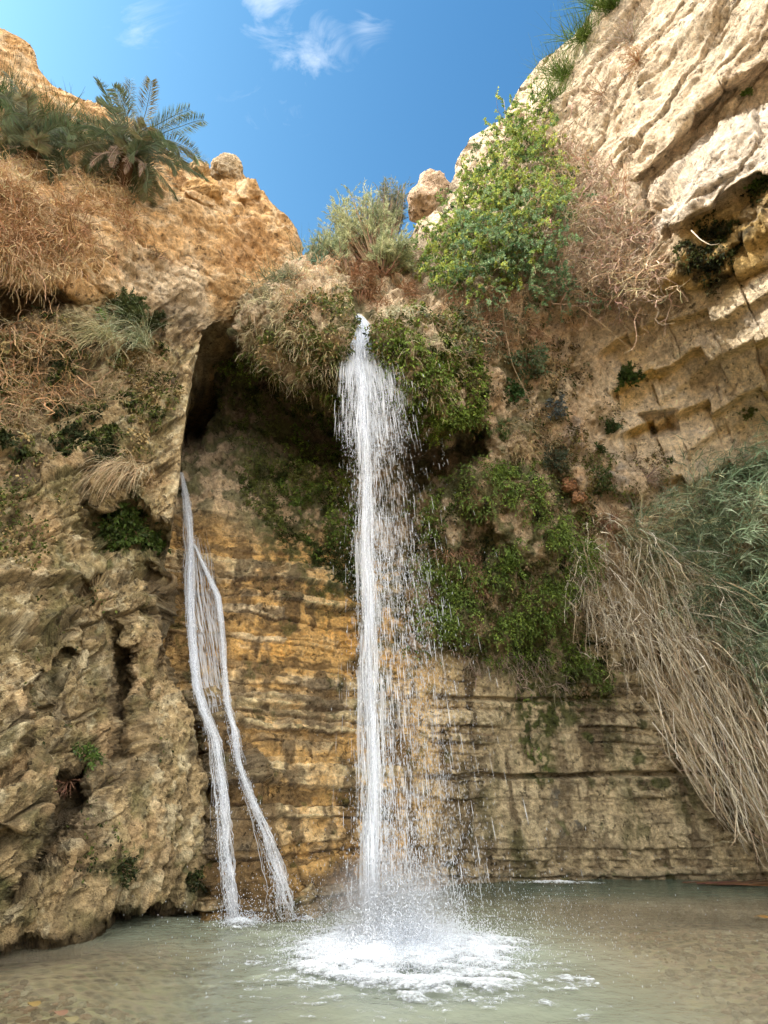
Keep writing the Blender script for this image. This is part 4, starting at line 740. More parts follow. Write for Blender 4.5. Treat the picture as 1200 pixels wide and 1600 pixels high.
leafy(b, 'B', [(480, 470), (552, 440), (548, 560), (560, 640), (470, 650), (420, 600), (400, 540)], 11000, .10, .045, [MOSSC[1], MOSSC[2], (.12, .16, .04), DRYM[2], DRYM[3], (.15, .19, .05)], thr=-.45, lift=.08)
leafy(b, 'B', [(580, 480), (720, 480), (760, 600), (750, 680), (650, 668), (600, 600)], 16000, .11, .05, [MOSSC[1], MOSSC[2], (.10, .16, .02), DRYM[2], (.14, .22, .03), MOSSC[3]], thr=-.3, lift=.12)
fern_fronds(b, 'B', [(600, 540), (750, 540), (755, 680), (650, 670)], 1300, .28, FERN[1:], thr=-.08)
fern_fronds(b, 'B', [(560, 560), (600, 520), (620, 640), (590, 640)], 200, .2, FERN[1:])
fern_fronds(b, 'B', [(500, 590), (560, 560), (560, 680), (500, 660)], 300, .2, FERN[1:])
tag(b.build('moss_mat', MOSS, loc=at(640, 580, 11.5)), 'green and straw coloured moss on the dripping lip around the spout', 'moss', kind='stuff')
b = Bag()
leafy(b, 'B', [(640, 430), (800, 450), (900, 500), (940, 620), (860, 730), (780, 640), (740, 560), (640, 500)], 4200, .10, .05, [DRYM[0], DRYM[2], (.22, .20, .12), MOSSC[1]], thr=.05, lift=.1)
leafy(b, 'B', [(900, 620), (1010, 640), (1050, 740), (1010, 810), (900, 790), (870, 700)], 2600, .09, .05, [DRYM[1], (.2, .15, .1), MOSSC[2]], thr=.15)
leafy(b, 'B', [(1075, 350), (1215, 265), (1215, 330), (1150, 400), (1160, 450), (1080, 440), (1050, 380)], 2600, .09, .06, [(.02, .025, .01), (.05, .06, .015)], thr=.1)
tag(b.build('ground_cover', MOSS, loc=at(820, 560, 12)), 'low brown and green growth clinging to the rock below the bushes', 'growth', kind='stuff')
# dry hanging grass
b = Bag()
mat_of_strands(b, 'B', [(400, 430), (545, 420), (550, 540), (520, 610), (440, 600), (385, 540)], 2000, .42, .014, (.50, .44, .27), g=.45, outw=.3)
mat_of_strands(b, 'B', [(440, 420), (530, 400), (535, 500), (450, 510)], 700, .4, .015, (.45, .27, .15), g=.45, outw=.3)
mat_of_strands(b, 'B', [(580, 480), (720, 470), (740, 560), (700, 640), (620, 600)], 1500, .36, .013, (.50, .42, .27), g=.45, outw=.3)
mat_of_strands(b, 'B', [(640, 440), (800, 460), (860, 540), (760, 560), (680, 500)], 2600, .4, .015, (.38, .25, .15), g=.3)
mat_of_strands(b, 'B', [(540, 390), (640, 390), (650, 470), (580, 470), (545, 430)], 2600, .45, .016, (.22, .12, .06), g=.3)
mat_of_strands(b, 'B', [(470, 600), (560, 640), (560, 820), (520, 800), (480, 700)], 700, .3, .013, (.30, .25, .14), g=.4)
mat_of_strands(b, 'B', [(680, 860), (760, 850), (770, 930), (700, 930)], 900, .35, .014, (.32, .20, .12), g=.4)
mat_of_strands(b, 'B', [(700, 1010), (900, 1020), (880, 1090), (740, 1060)], 500, .4, .014, (.40, .32, .26), g=.4)
mat_of_strands(b, 'B', [(780, 660), (860, 660), (880, 730), (800, 720)], 500, .3, .014, (.45, .35, .20), g=.35)
tag(b.build('dry_grass', STRAW, loc=at(560, 520, 11)), 'pale dead grass hanging over the lip of the waterfall', 'dry grass', kind='stuff')
b = Bag()
mat_of_strands(b, 'L', [(-40, 235), (120, 245), (200, 300), (220, 360), (140, 430), (-40, 450)], 2600, .55, .017, (.56, .41, .24), g=.34, wig=.2, up=.0, outw=.4)
mat_of_strands(b, 'L', [(-40, 225), (120, 235), (230, 290), (200, 330), (-40, 300)], 1000, .5, .016, (.62, .50, .32), g=.35, wig=.2, outw=.4)
mat_of_strands(b, 'L', [(-40, 300), (220, 320), (200, 400), (-40, 400)], 1300, .7, .020, (.34, .20, .10), g=.35, wig=.25, outw=.4)
tag(b.build('dry_grass', STRAW, loc=at(120, 330, 9)), 'shaggy orange mat of dead grass below the palm', 'dry grass', kind='stuff')
b = Bag()
mat_of_strands(b, 'L', [(-30, 500), (150, 530), (200, 600), (160, 680), (-30, 680)], 1500, .6, .015, (.38, .30, .18), g=.12, wig=.35, curl=.2, K=8, lift=.08)
mat_of_strands(b, 'L', [(-30, 520), (140, 550), (120, 620), (-30, 650)], 500, 1.0, .026, (.38, .24, .13), g=.08, wig=.4, curl=.3, K=9, lift=.1)
leafy(b, 'L', [(-30, 520), (270, 520), (280, 620), (180, 740), (-30, 720)], 14000, .10, .05, [MOSSC[0], MOSSC[1], MOSSC[2], DRYM[1], DRYM[2]], thr=-.2)
leafy(b, 'L', [(-30, 720), (240, 700), (250, 900), (-30, 900)], 3500, .07, .04, [MOSSC[1], MOSSC[2], DRYM[2]], thr=.22, lift=.05)
leafy(b, 'L', [(-30, 900), (250, 900), (340, 1300), (-30, 1420)], 3500, .06, .035, [MOSSC[0], MOSSC[1], MOSSC[2]], thr=.36, lift=.04)
mat_of_strands(b, 'L', [(210, 520), (275, 560), (270, 620), (210, 640)], 500, .35, .014, (.40, .30, .17), g=.3)
tag(b.build('tangled_undergrowth', STRAW, loc=at(90, 600, 9.5)), 'tangled brown stems and moss on the sloping ledge at the left', 'undergrowth', kind='stuff')
# ---- shrubs
def shrub(name, label, cat, which, uv, size, nbr, m, ll, lw, cols, stem=(.20, .14, .08), g=.1, up=.3, spread=.7, wig=.2, group=None, K=6, twig=.012, sub=3, off=.0, thin=0):
    P_, N_ = surf(which, [uv[0]], [uv[1]]); P_, N_ = P_[0], N_[0]; P_ = P_+N_*off; r_ = root(name, P_, label, cat, group)
    D_ = N_*.8+UP*up+R.normal(size=(nbr, 3))*spread; Pt = paths(np.repeat(P_[None]-N_*.04, nbr, 0), D_, size*(.55+.55*R.rand(nbr)), K, g, wig)
    bs = Bag(); tubes(bs, Pt, twig*(.7+.6*R.rand(nbr)), jit(stem, nbr), .35, 3)
    A, T, idx, tt = onpaths(Pt, sub, .3); Q = paths(A, T+rnd3(len(A))*.9, size*.38*(.5+R.rand(len(A))), 4, g, wig); tubes(bs, Q, twig*.45, jit(stem, len(A)), .4, 3); bs.build('branches', BARK, r_)
    bl = Bag(); 
    for W in (Q, Pt):
        A, T, idx, tt = onpaths(W, m, .25); c = np.array(cols)[R.randint(0, len(cols), len(A))]; cl_ = np.array(cols)[np.clip((h1(idx, 5)*len(cols)).astype(int), 0, len(cols)-1)]
        sd_ = unit(np.cross(T, rnd3(len(T)))); leaves(bl, A, sd_*.9+T*.7, ll*(.6+.8*R.rand(len(A))), lw*(.7+.6*R.rand(len(A))), np.clip((c*.4+cl_*.6)*(1+.18*R.normal(size=(len(A), 1))), .005, .9))
    bl.build('foliage', LEAF, r_); return r_
GR = [(.045, .085, .025), (.07, .12, .035), (.03, .05, .015)]; GB = [(.07, .10, .06), (.10, .13, .085), (.05, .07, .04)]
gs = 'small shrubs rooted in the rock faces'
shrub('round_shrub', 'dense dark green cushion shrub above the pale grass tuft', 'shrub', 'L', (197, 490), .55, 90, 26, .08, .032, [(.05, .08, .025), (.075, .11, .035), (.10, .12, .045)], g=.0, up=.7, spread=.9, group=gs)
shrub('round_shrub', 'smaller dark shrub right beside the round cushion shrub', 'shrub', 'L', (242, 498), .38, 44, 22, .08, .032, [(.035, .055, .018), (.07, .08, .03)], up=.6, spread=.9, group=gs)
shrub('round_shrub', 'bright green little plant on the ledge left of the cushion shrub', 'shrub', 'L', (158, 494), .2, 10, 6, .08, .04, [(.14, .26, .03)], up=.6, spread=.9, group=gs)
shrub('rock_shrub', 'dry brown thorny shrub on the tan rock under the left crag', 'shrub', 'L', (245, 400), .45, 26, 3, .05, .015, [(.25, .2, .1)], stem=(.33, .24, .15), group=gs)
shrub('rock_shrub', 'deep green bush at the top edge of the stepped pale blocks', 'shrub', 'B', (980, 588), .42, 34, 12, .09, .05, [(.05, .10, .02), (.08, .14, .03), (.03, .05, .015)], up=.5, spread=.8, group=gs)
shrub('rock_shrub', 'grey green leafy shrub hanging from thin stems right of the lip', 'shrub', 'B', (815, 560), .75, 34, 9, .09, .05, [(.08, .14, .06), (.14, .20, .11), (.05, .08, .03)], g=.25, spread=.8, group=gs)
shrub('rock_shrub', 'dark ivy-like green patch under the hanging grey green shrub', 'shrub', 'B', (808, 612), .5, 26, 9, .09, .06, [(.04, .10, .03), (.07, .14, .04)], g=.3, group=gs)
shrub('rock_shrub', 'blue grey shrublet jutting from the rock below the hanging shrub', 'shrub', 'B', (855, 640), .42, 22, 8, .08, .035, [(.10, .14, .15), (.15, .19, .20), (.06, .08, .08)], up=.1, spread=.7, group=gs)
shrub('rock_shrub', 'light green feathery tuft on the bare clay face', 'shrub', 'B', (782, 672), .38, 26, 10, .09, .02, [(.12, .19, .06), (.08, .15, .04)], up=.4, group=gs)
shrub('rock_shrub', 'grey leafed shrub above the orange rubble', 'shrub', 'B', (862, 722), .52, 34, 9, .08, .035, GB, up=.35, group=gs)
shrub('rock_shrub', 'small green bush in the crack beside the notch in the right wall', 'shrub', 'B', (960, 664), .3, 18, 9, .08, .04, GR, group=gs)
shrub('rock_shrub', 'tiny bush tucked under the small bush by the notch', 'shrub', 'B', (935, 700), .22, 12, 8, .07, .035, GR, group=gs)
shrub('rock_shrub', 'olive bush with arching pale stems low on the right rubble', 'shrub', 'B', (944, 748), .48, 28, 8, .09, .035, [(.09, .13, .04), (.06, .10, .03)], stem=(.35, .28, .18), g=.15, group=gs)
shrub('rock_shrub', 'leafless reddish brown bush at the head of the straw reeds', 'shrub', 'B', (952, 810), .6, 34, 2, .10, .012, [(.28, .14, .09)], stem=(.28, .15, .10), group=gs)
shrub('rock_shrub', 'leafless grey brown bush above the reed bed', 'shrub', 'B', (1008, 752), .6, 34, 2, .05, .02, [(.25, .19, .14)], stem=(.30, .23, .18), group=gs)
shrub('rock_shrub', 'small olive tuft in the step of the pale blocks at the right edge', 'shrub', 'B', (1170, 645), .25, 14, 8, .07, .03, [(.10, .13, .03)], group=gs)
shrub('rock_shrub', 'tiny green sprout beside the top of the reed bed', 'shrub', 'B', (1046, 720), .16, 10, 7, .06, .03, GR, group=gs)
shrub('rock_shrub', 'bright leaved plant in the dark overhang at the right edge', 'shrub', 'B', (1186, 285), .3, 16, 9, .08, .06, [(.12, .20, .03), (.06, .10, .02)], group=gs)
shrub('rock_shrub', 'small green plant on the sunlit slab at the upper right', 'shrub', 'B', (1168, 148), .16, 9, 7, .06, .045, [(.10, .17, .03)], group=gs)
shrub('rock_shrub', 'dark dried bush under the yellow ceiling of the overhang', 'shrub', 'B', (1125, 445), .38, 26, 8, .07, .03, [(.05, .05, .02), (.09, .08, .03)], up=-.1, group=gs)
shrub('rock_shrub', 'grey thorny shrub high on the right crest beside the green reeds', 'shrub', 'B', (985, 60), .95, 60, 4, .05, .02, [(.30, .27, .22), (.25, .2, .13)], stem=(.38, .32, .26), group=gs)
shrub('rock_shrub', 'tan thorny shrub just below the grey thorny one', 'shrub', 'B', (1000, 100), .75, 44, 3, .05, .02, [(.36, .25, .15)], stem=(.42, .28, .17), group=gs)
shrub('rock_shrub', 'thin brown scrub down the slope under the thorny shrubs', 'shrub', 'B', (945, 150), .85, 60, 3, .05, .02, [(.36, .27, .18)], stem=(.40, .30, .22), group=gs)
shrub('rock_shrub', 'sprig of green leaves on the crest above the boulder', 'shrub', 'B', (722, 285), .42, 14, 9, .07, .04, [(.12, .20, .04)], up=1.0, group=gs)
shrub('rock_shrub', 'yellow green sprig on the flank just right of the boulder', 'shrub', 'B', (690, 322), .4, 14, 9, .07, .04, [(.16, .24, .04)], up=.8, group=gs)
shrub('rock_shrub', 'leafy sprig on the crest where the right crag steps up', 'shrub', 'B', (748, 235), .4, 14, 9, .06, .04, [(.10, .17, .05)], up=1.0, group=gs)
shrub('fern_clump', 'dark ferns in the hollow under the hanging fin of rock', 'fern', 'L', (190, 822), .65, 110, 16, .11, .06, FERN[:3], g=.3, spread=1.0, up=0, group=gs)
shrub('fern_clump', 'darker fern clump low in the same hollow at its right end', 'fern', 'L', (232, 845), .45, 60, 14, .09, .05, FERN[:3], g=.3, spread=1.0, up=0, group=gs)
shrub('fern_clump', 'small green herb on the buttress above the round stone', 'plant', 'L', (133, 1180), .28, 16, 8, .07, .035, FERN[:3], group=gs)
shrub('fern_clump', 'moss tuft low on the buttress beside the left cascade', 'moss tuft', 'L', (300, 1365), .22, 30, 10, .05, .03, MOSSC[:2], group=gs, spread=1.2)
shrub('fern_clump', 'dark moss tuft below the round stone on the buttress', 'moss tuft', 'L', (165, 1355), .25, 30, 10, .05, .03, MOSSC[:2], group=gs, spread=1.2)
shrub('dry_twig_tuft', 'reddish dead twigs sprouting from the buttress beside the green herb', 'twigs', 'L', (100, 1215), .36, 26, 1, .05, .01, [(.35, .18, .1)], stem=(.36, .20, .13), group=gs, twig=.005, sub=1)
# ---- grass tufts
def tuft(label, which, uv, n, ln, wd, cols, side=(0, 0, 0), g=.22, up=.5, group='grass tufts on the left ledge', name='grass_tuft', spread=.35, w=.18):
    P_, N_ = surf(which, [uv[0]], [uv[1]]); P_, N_ = P_[0], N_[0]; st_ = P_+R.normal(size=(n, 3))*np.array([w, .08, .06]); b = Bag()
    Pt = paths(st_, N_*.5+UP*up+np.array(side)+R.normal(size=(n, 3))*spread, ln*(.5+.7*R.rand(n)), 10, g, .06); c = np.array(cols)[R.randint(0, len(cols), n)]*(1+.15*R.normal(size=(n, 1)))
    ribbons(b, Pt, wd*(.6+.7*R.rand(n)), c, .15); return tag(b.build(name, STRAW, loc=P_), label, 'grass', group)
tuft('long grey green drooping grass tuft beneath the cushion shrub', 'L', (215, 528), 800, 1.6, .018, [(.44, .47, .32), (.55, .54, .36), (.30, .37, .22)], side=(-.55, -.3, 0), up=.6)
tuft('paler grass tuft spilling left of the long drooping one', 'L', (155, 532), 500, 1.2, .017, [(.38, .38, .2), (.50, .42, .25)], side=(-.5, -.3, 0), up=.5)
tuft('straw coloured tuft hanging above the dark fern hollow', 'L', (195, 745), 380, 1.1, .015, [(.50, .40, .25), (.38, .33, .22), (.44, .30, .18)], side=(-.5, -.3, 0), up=.2, g=.3)
tuft('thin dry grass tuft at the edge of the undergrowth by the rock fin', 'L', (240, 560), 160, .7, .014, [(.50, .40, .25)], side=(-.4, -.2, 0), up=.3, g=.3)
tuft('bluish reed tuft in the notch between the crag and the tamarisk', 'B', (490, 415), 340, 1.4, .022, [(.08, .14, .09), (.11, .18, .12), (.05, .10, .05)], up=.9, g=.08, group=None, spread=.45, w=.3)
tuft('short grey green reeds leaning off the lip left of the reed tuft', 'B', (440, 440), 260, .8, .018, [(.16, .20, .12), (.25, .24, .14)], up=.5, g=.15, group=None, spread=.6, w=.4)
tuft('bleached drooping grass wisp right of the spout', 'B', (618, 486), 70, .9, .012, [(.45, .46, .32)], side=(.35, -.2, 0), up=.3, g=.25, group=None)
for lab, uv, n, ln in (('tall green reed clump at the very top of the right crest', (965, 20), 420, 1.5), ('green reed clump on the right crest below the tallest one', (925, 70), 360, 1.3), ('lower green reed clump beside the skyline of the right crag', (892, 130), 300, 1.2), ('short yellow green reeds above the bright bush', (880, 172), 240, 1.0)):
    tuft(lab, 'B', uv, n, ln, .022, [(.10, .17, .03), (.16, .22, .05), (.06, .11, .02)], side=(-.2, -.1, 0), up=.9, g=.06, group='green reed clumps on the right crest', name='reed_clump', spread=.5, w=.35)
for lab, uv, n, ln in (('dark green reed clump at the left edge of the ledge', (20, 215), 420, 1.5), ('dark green reeds between the edge clump and the palm', (80, 225), 380, 1.4), ('green reeds pressed against the foot of the palm', (125, 235), 300, 1.2), ('low olive reeds in the crevice at far left', (-8, 170), 200, 1.2)):
    tuft(lab, 'L', uv, n, ln, .026, [(.05, .085, .03), (.08, .12, .04), (.035, .06, .02)], up=.9, g=.07, group='dark green reed clumps left of the palm', name='reed_clump', spread=.45, w=.4)
# ---- palm
P_, N_ = surfL([186], [292]); base = P_[0]; palm = root('date_palm', base, 'shaggy wild date palm on the ledge of the left crag', 'palm')
crown = base+N_[0]*.4+np.array([.1, -.2, .45]); b = Bag(); tr = np.linspace(0, 1, 8)[:, None]*(crown-base)+base-N_[0]*.1; tubes(b, tr[None], .24, np.array([.16, .10, .06]), .8, 10)
n = 260; t_ = R.rand(n); an = R.rand(n)*6.28; Pb = base+(crown-base)*t_[:, None]; Db = np.stack([np.cos(an), np.sin(an), .9+0*an], -1); leaves(b, Pb+Db*.1, Db, .32, .08, jit((.22, .14, .08), n)); b.build('trunk', BARK, palm)
def frond(name, D0, ln, g, col, dead=False):
    Pt = paths(crown[None]+R.normal(size=(1, 3))*.05, D0[None], [ln], 14, g, .055)[0]; b = Bag(); tubes(b, Pt[None], .018, np.array(col)*1.2, .3, 4)
    m_ = 84; t = np.linspace(.14, .99, m_); A = np.stack([np.interp(t*14, np.arange(15), Pt[:, k]) for k in range(3)], -1); T = unit(np.stack([np.interp(t*14, np.arange(15), np.gradient(Pt[:, k])) for k in range(3)], -1))
    sd_ = unit(np.cross(T, UP+R.normal(size=3)*.25)); L_ = .40*np.sin(np.pi*(t*.8+.12))**.6
    for s_ in (-1, 1):
        Dl = sd_*s_+T*.75+np.cross(T, sd_)*(-.35)+R.normal(size=(m_, 3))*.18-UP*(.9 if dead else .05); leaves(b, A, Dl, L_*(.6 if dead else 1), .014 if dead else .028, jit(col, m_, .15), up=T)
    return b.build(name, LEAF, palm)
def fronds(rings, sc):
    k = 0
    for el, cnt, g, ln in rings:
        for j in range(cnt):
            a_ = 2*np.pi*(j+.5*R.rand())/cnt+el; D0 = np.array([np.cos(a_)*math.cos(radians(el))+.10, np.sin(a_)*math.cos(radians(el))*.8-.25, math.sin(radians(el+8*R.normal()))]); k += 1
            frond('frond', D0, sc*ln*(.75+.4*R.rand()), g*(.7+.7*R.rand()), [(.12, .16, .085), (.16, .19, .11), (.20, .19, .10)][k % 3])
fronds(((72, 5, .08, 2.1), (52, 9, .12, 2.4), (32, 11, .15, 2.4), (8, 11, .17, 2.1), (-15, 8, .18, 1.7)), 1.0)
for D0, ln in (((.45, -.6, .1), 1.6), ((.1, -.7, -.1), 1.5), ((-.45, -.5, -.1), 1.7), ((.8, -.3, -.2), 1.4), ((-.2, -.6, -.5), 1.3), ((.6, -.5, -.4), 1.5)):
    tag(frond('dead_frond', np.array(D0), ln, .28, (.52, .43, .36), True), 'withered greyish pink frond hanging down')
P_, N_ = surfL([48], [252]); base = P_[0]; palm = root('date_palm', base, 'smaller dark palm among the reeds at the left edge of the ledge', 'palm'); crown = base+N_[0]*.3+np.array([0, -.1, .35])
b = Bag(); tubes(b, (np.linspace(0, 1, 5)[:, None]*(crown-base)+base-N_[0]*.1)[None], .15, np.array([.16, .10, .06]), .8, 8); b.build('trunk', BARK, palm)
fronds(((70, 5, .09, 1.9), (45, 8, .13, 2.1), (18, 8, .16, 2.0), (-5, 6, .18, 1.5)), .85)
# ---- tamarisk trees over the spout
def tamarisk(label, u0, v0, Y0, cu, cv, cY, rad, nb, m, cols, stem=(.20, .13, .08)):
    B0 = at(u0, v0, Y0); r_ = root('tamarisk_tree', B0, label, 'tree', 'tamarisks above the spout'); Cc = at(cu, cv, cY)
    tgt = Cc+rnd3(nb)*np.array(rad)*(.35+.65*R.rand(nb, 1)**.5); t = np.linspace(0, 1, 8)[None, :, None]; mid = B0+(tgt-B0)*.5+R.normal(size=(nb, 3))*.2-np.array([0, 0, .05])
    Pt = (1-t)**2*B0+2*t*(1-t)*mid[:, None]+t**2*tgt[:, None]; b = Bag(); tubes(b, Pt, .022*(.5+.8*R.rand(nb)), jit(stem, nb), .25, 4); b.build('branches', BARK, r_)
    A, T, idx, tt = onpaths(Pt, 7, .45); Q = paths(A, T+rnd3(len(A))*.7+UP*.1, np.mean(rad)*.42*(.5+R.rand(len(A))), 5, .10, .16); b = Bag(); ribbons(b, Q, .010, jit((.20, .19, .10), len(A)), .4)
    A2, T2, id2, t2 = onpaths(Q, m, .1); cl_ = h1(id2//7, 3); c = np.array(cols)[np.clip((cl_*len(cols)+R.normal(size=len(A2))*.5).astype(int), 0, len(cols)-1)]*(1+.15*R.normal(size=(len(A2), 1)))
    leaves(b, A2, T2+rnd3(len(A2))*.55-UP*.12, .13*(.6+.8*R.rand(len(A2))), .019, c); b.build('foliage', LEAF, r_)
TC = [(.20, .24, .12), (.30, .33, .17), (.40, .42, .23), (.48, .48, .27)]
tamarisk('pale feathery tamarisk arching over the spout of the main fall', 585, 425, 12.0, 565, 345, 12.4, (1.3, .8, 1.0), 150, 22, TC)
tamarisk('right half of the tamarisk thicket drooping beside the spout', 600, 430, 12.0, 612, 395, 11.9, (.75, .6, .8), 90, 20, TC)
tamarisk('left tamarisk spray leaning toward the orange crag', 540, 430, 12.0, 518, 382, 12.2, (.8, .6, .7), 80, 18, TC[:3])
tamarisk('darker tamarisk crown standing tallest against the sky', 605, 400, 14.0, 612, 310, 14.3, (.75, .6, .95), 90, 20, [(.12, .14, .09), (.17, .18, .11), (.22, .23, .14)])
# ---- bright hanging bush, right of the spout
def mass(name, label, cat, poly, n, size, m, ll, lw, cols, lift, g, up, which='B', side=(0, 0, 0), stem=(.25, .18, .11), sub=4, spread=.6, wig=.15, twig=.012):
    q = scatter(poly, n); P_, N_ = surf(which, q[:, 0], q[:, 1]); c0 = P_.mean(0); r_ = root(name, c0, label, cat)
    st_ = P_+N_*(lift*R.rand(n))[:, None]-np.array(side)*.3; Pt = paths(st_, N_*.7+UP*up+np.array(side)+R.normal(size=(n, 3))*spread, size*(.4+.8*R.rand(n)), 7, g, wig); b = Bag(); tubes(b, Pt, twig*(.5+R.rand(n)), jit(stem, n), .35, 3)
    A, T, idx, tt = onpaths(Pt, sub, .15); Q = paths(A, T*.8+rnd3(len(A))*.8, size*.32*(.4+R.rand(len(A))), 4, g*1.3, wig); tubes(b, Q, twig*.4, jit(stem, len(A)), .4, 3); b.build('branches', BARK, r_)
    if m:
        b = Bag(); gid = idx
        A2, T2, id2, t2 = onpaths(Q, m, .05); pid = gid[id2]; cl_ = .6*h1(pid, 3)+.4*h1(id2, 4); c = np.array(cols)[np.clip((cl_*len(cols)+R.normal(size=len(A2))*.5).astype(int), 0, len(cols)-1)]*(1+.15*R.normal(size=(len(A2), 1)))
        sd_ = unit(np.cross(T2, rnd3(len(T2)))); leaves(b, A2, sd_*.9+T2*.6, ll*(.6+.8*R.rand(len(A2))), lw*(.7+.6*R.rand(len(A2))), np.clip(c, .005, .9)); b.build('foliage', LEAF, r_)
    return r_
BG = [(.06, .11, .04), (.15, .24, .07), (.27, .36, .08), (.44, .48, .10), (.26, .34, .15)]
mass('leafy_bush', 'large bright yellow green bush hanging over the cliff right of the spout', 'bush', [(800, 200), (860, 190), (880, 260), (890, 340), (860, 400), (800, 440), (740, 470), (650, 450), (640, 410), (690, 370), (740, 300)], 760, .85, 21, .075, .050, BG, .8, .22, .10)
mass('leafy_bush', 'blue green lower sprays of the bush drooping toward the bare twigs', 'bush', [(700, 400), (860, 330), (890, 400), (880, 450), (800, 470), (720, 460)], 170, 1.1, 18, .08, .05, [(.10, .19, .09), (.17, .27, .13), (.26, .36, .17)], 1.0, .22, .0, side=(.1, -.2, 0))
mass('leafy_bush', 'pale green spray dangling beside the stalactite fringe', 'bush', [(870, 440), (910, 450), (915, 480), (880, 470)], 26, .9, 12, .06, .04, [(.16, .24, .13), (.10, .18, .08)], .5, .2, .0, side=(.3, -.1, 0))
mass('leafy_bush', 'dark shaggy bush in the shade below the bright one', 'bush', [(690, 470), (790, 470), (800, 520), (740, 560), (680, 530)], 70, .75, 10, .07, .035, [(.04, .06, .025), (.08, .10, .05), (.16, .17, .09)], .4, .2, .1)
mass('dry_vine_tangle', 'big tangle of bare brown vines below the sunlit slab', 'vines', [(850, 240), (900, 210), (960, 260), (1000, 330), (1010, 400), (1050, 440), (980, 490), (890, 470), (850, 380)], 680, .95, 0, .05, .02, BG, .55, .06, .0, stem=(.44, .34, .25), sub=7, spread=.9, wig=.42, twig=.017)
mass('dry_vine_tangle', 'bleached curling vine ends jutting over the yellow overhang', 'vines', [(960, 420), (1010, 400), (1060, 430), (1040, 460), (970, 470)], 60, 1.25, 0, .05, .02, BG, .6, .03, .0, side=(.6, -.4, 0), stem=(.62, .50, .36), sub=3, spread=.5, wig=.30, twig=.018)
# single long stalks
def stalk(label, pts, wd, col, dY=.35, name='dry_stalk'):
    pts = np.array(pts, float); s_ = np.linspace(0, len(pts)-1, 26); uu = np.interp(s_, np.arange(len(pts)), pts[:, 0]); vv = np.interp(s_, np.arange(len(pts)), pts[:, 1])
    for _ in range(2): uu[1:-1] = (uu[:-2]+uu[1:-1]+uu[2:])/3; vv[1:-1] = (vv[:-2]+vv[1:-1]+vv[2:])/3
    Y = surfB(uu, vv)[0][:, 1]; Y = np.linspace(Y[0], Y[-1], 26)-dY; P = at(uu, vv, Y); b = Bag(); tubes(b, P[None], wd, np.array(col), .4, 5); return tag(b.build(name, BARK, loc=P[0]), label, 'stalk', 'single bare stalks')
stalk('long pale root hanging from the vine tangle across the bare rock', [(905, 480), (940, 505), (985, 545), (1010, 560)], .012, (.52, .40, .26))
stalk('white curled vine reaching over the yellow ceiling', [(1080, 360), (1095, 375), (1110, 383), (1124, 381)], .013, (.7, .62, .5))
stalk('thin stem dropping to the hanging grey green shrub', [(785, 470), (790, 520), (800, 570), (830, 630), (838, 655)], .012, (.36, .28, .18))
stalk('dark forked branch above the vine tangle', [(875, 215), (895, 190), (925, 165), (935, 160)], .016, (.20, .14, .10))
stalk('dead stick standing on the skyline beside the right crag', [(790, 190), (789, 170), (787, 156)], .014, (.35, .28, .24), .1)
stalk('pair of bleached roots dangling in front of the cave', [(432, 560), (430, 590), (426, 612), (424, 622)], .014, (.55, .46, .36), .4)
stalk('bleached root beside the pair, bent outward', [(436, 565), (438, 596), (443, 612), (448, 616)], .012, (.55, .46, .36), .4)
stalk('thin slanting twig right of the spout', [(620, 490), (640, 478), (665, 460)], .010, (.40, .34, .22), .3)
# ---- reed bed and hanging straw at the right
b = Bag(); n = 4600; q = scatter([(945, 815), (1060, 780), (1110, 745), (1215, 700), (1400, 660), (1400, 1200), (1215, 1110), (1110, 1010), (1000, 930)], n); P_, N_ = surfB(q[:, 0], q[:, 1]); thick = .3+.9*sst(960, 1150, q[:, 0])
st_ = P_+N_*(thick*R.rand(n))[:, None]; Pt = paths(st_, np.array([.30, -.35, .55])+R.normal(size=(n, 3))*.4, .7*(.5+R.rand(n)), 7, .12, .1)
gc = np.array([(.13, .20, .12), (.22, .30, .19), (.34, .41, .29), (.48, .46, .29), (.62, .53, .35)]); gsel = np.clip((R.rand(n)*3.0+1.6*fbm(st_, 1.2, 2, off=9)+1.8*sst(1080, 960, q[:, 0])+1.6*sst(930, 1060, q[:, 1]-.3*(q[:, 0]-1100))), 0, 4).astype(int); ribbons(b, Pt, .018, gc[gsel]*(1+.15*R.normal(size=(n, 1))), .2)
A, T, idx, tt = onpaths(Pt, 6, .25); Q = paths(A, T+rnd3(len(A))*.7, .42*(.5+R.rand(len(A))), 4, .22, .05); ribbons(b, Q, .020*(.6+.7*R.rand(len(A))), gc[gsel][idx]*(1+.2*R.normal(size=(len(A), 1))), .15)
tag(b.build('reed_bed', STRAW, loc=at(1120, 880, 14)), 'grey green reeds cascading down the right wall', 'reeds', kind='stuff')
b = Bag(); n = 2200; q = scatter([(885, 850), (930, 800), (1000, 820), (1110, 900), (1215, 990), (1320, 1040), (1400, 1180), (1215, 1150), (1080, 1020), (1000, 1010), (960, 1010), (905, 950)], n)
ok = fbm(np.stack([q[:, 0]/90, q[:, 1]/300, 0*q[:, 0]], -1), 1.6, 3, off=8)+.35*R.normal(size=n) > -.18; q = q[ok]; n = len(q)
u0, v0 = q[:, 0], q[:, 1]; ln = 40+150*R.rand(n)**1.5+60*sst(950, 1080, u0); s_ = np.linspace(0, 1, 10)[None]; ang = .52+.28*R.normal(size=n)-.12*sst(1000, 900, u0)+.25*fbm(np.stack([u0/60, v0/60, 0*u0], -1), 1, 2)
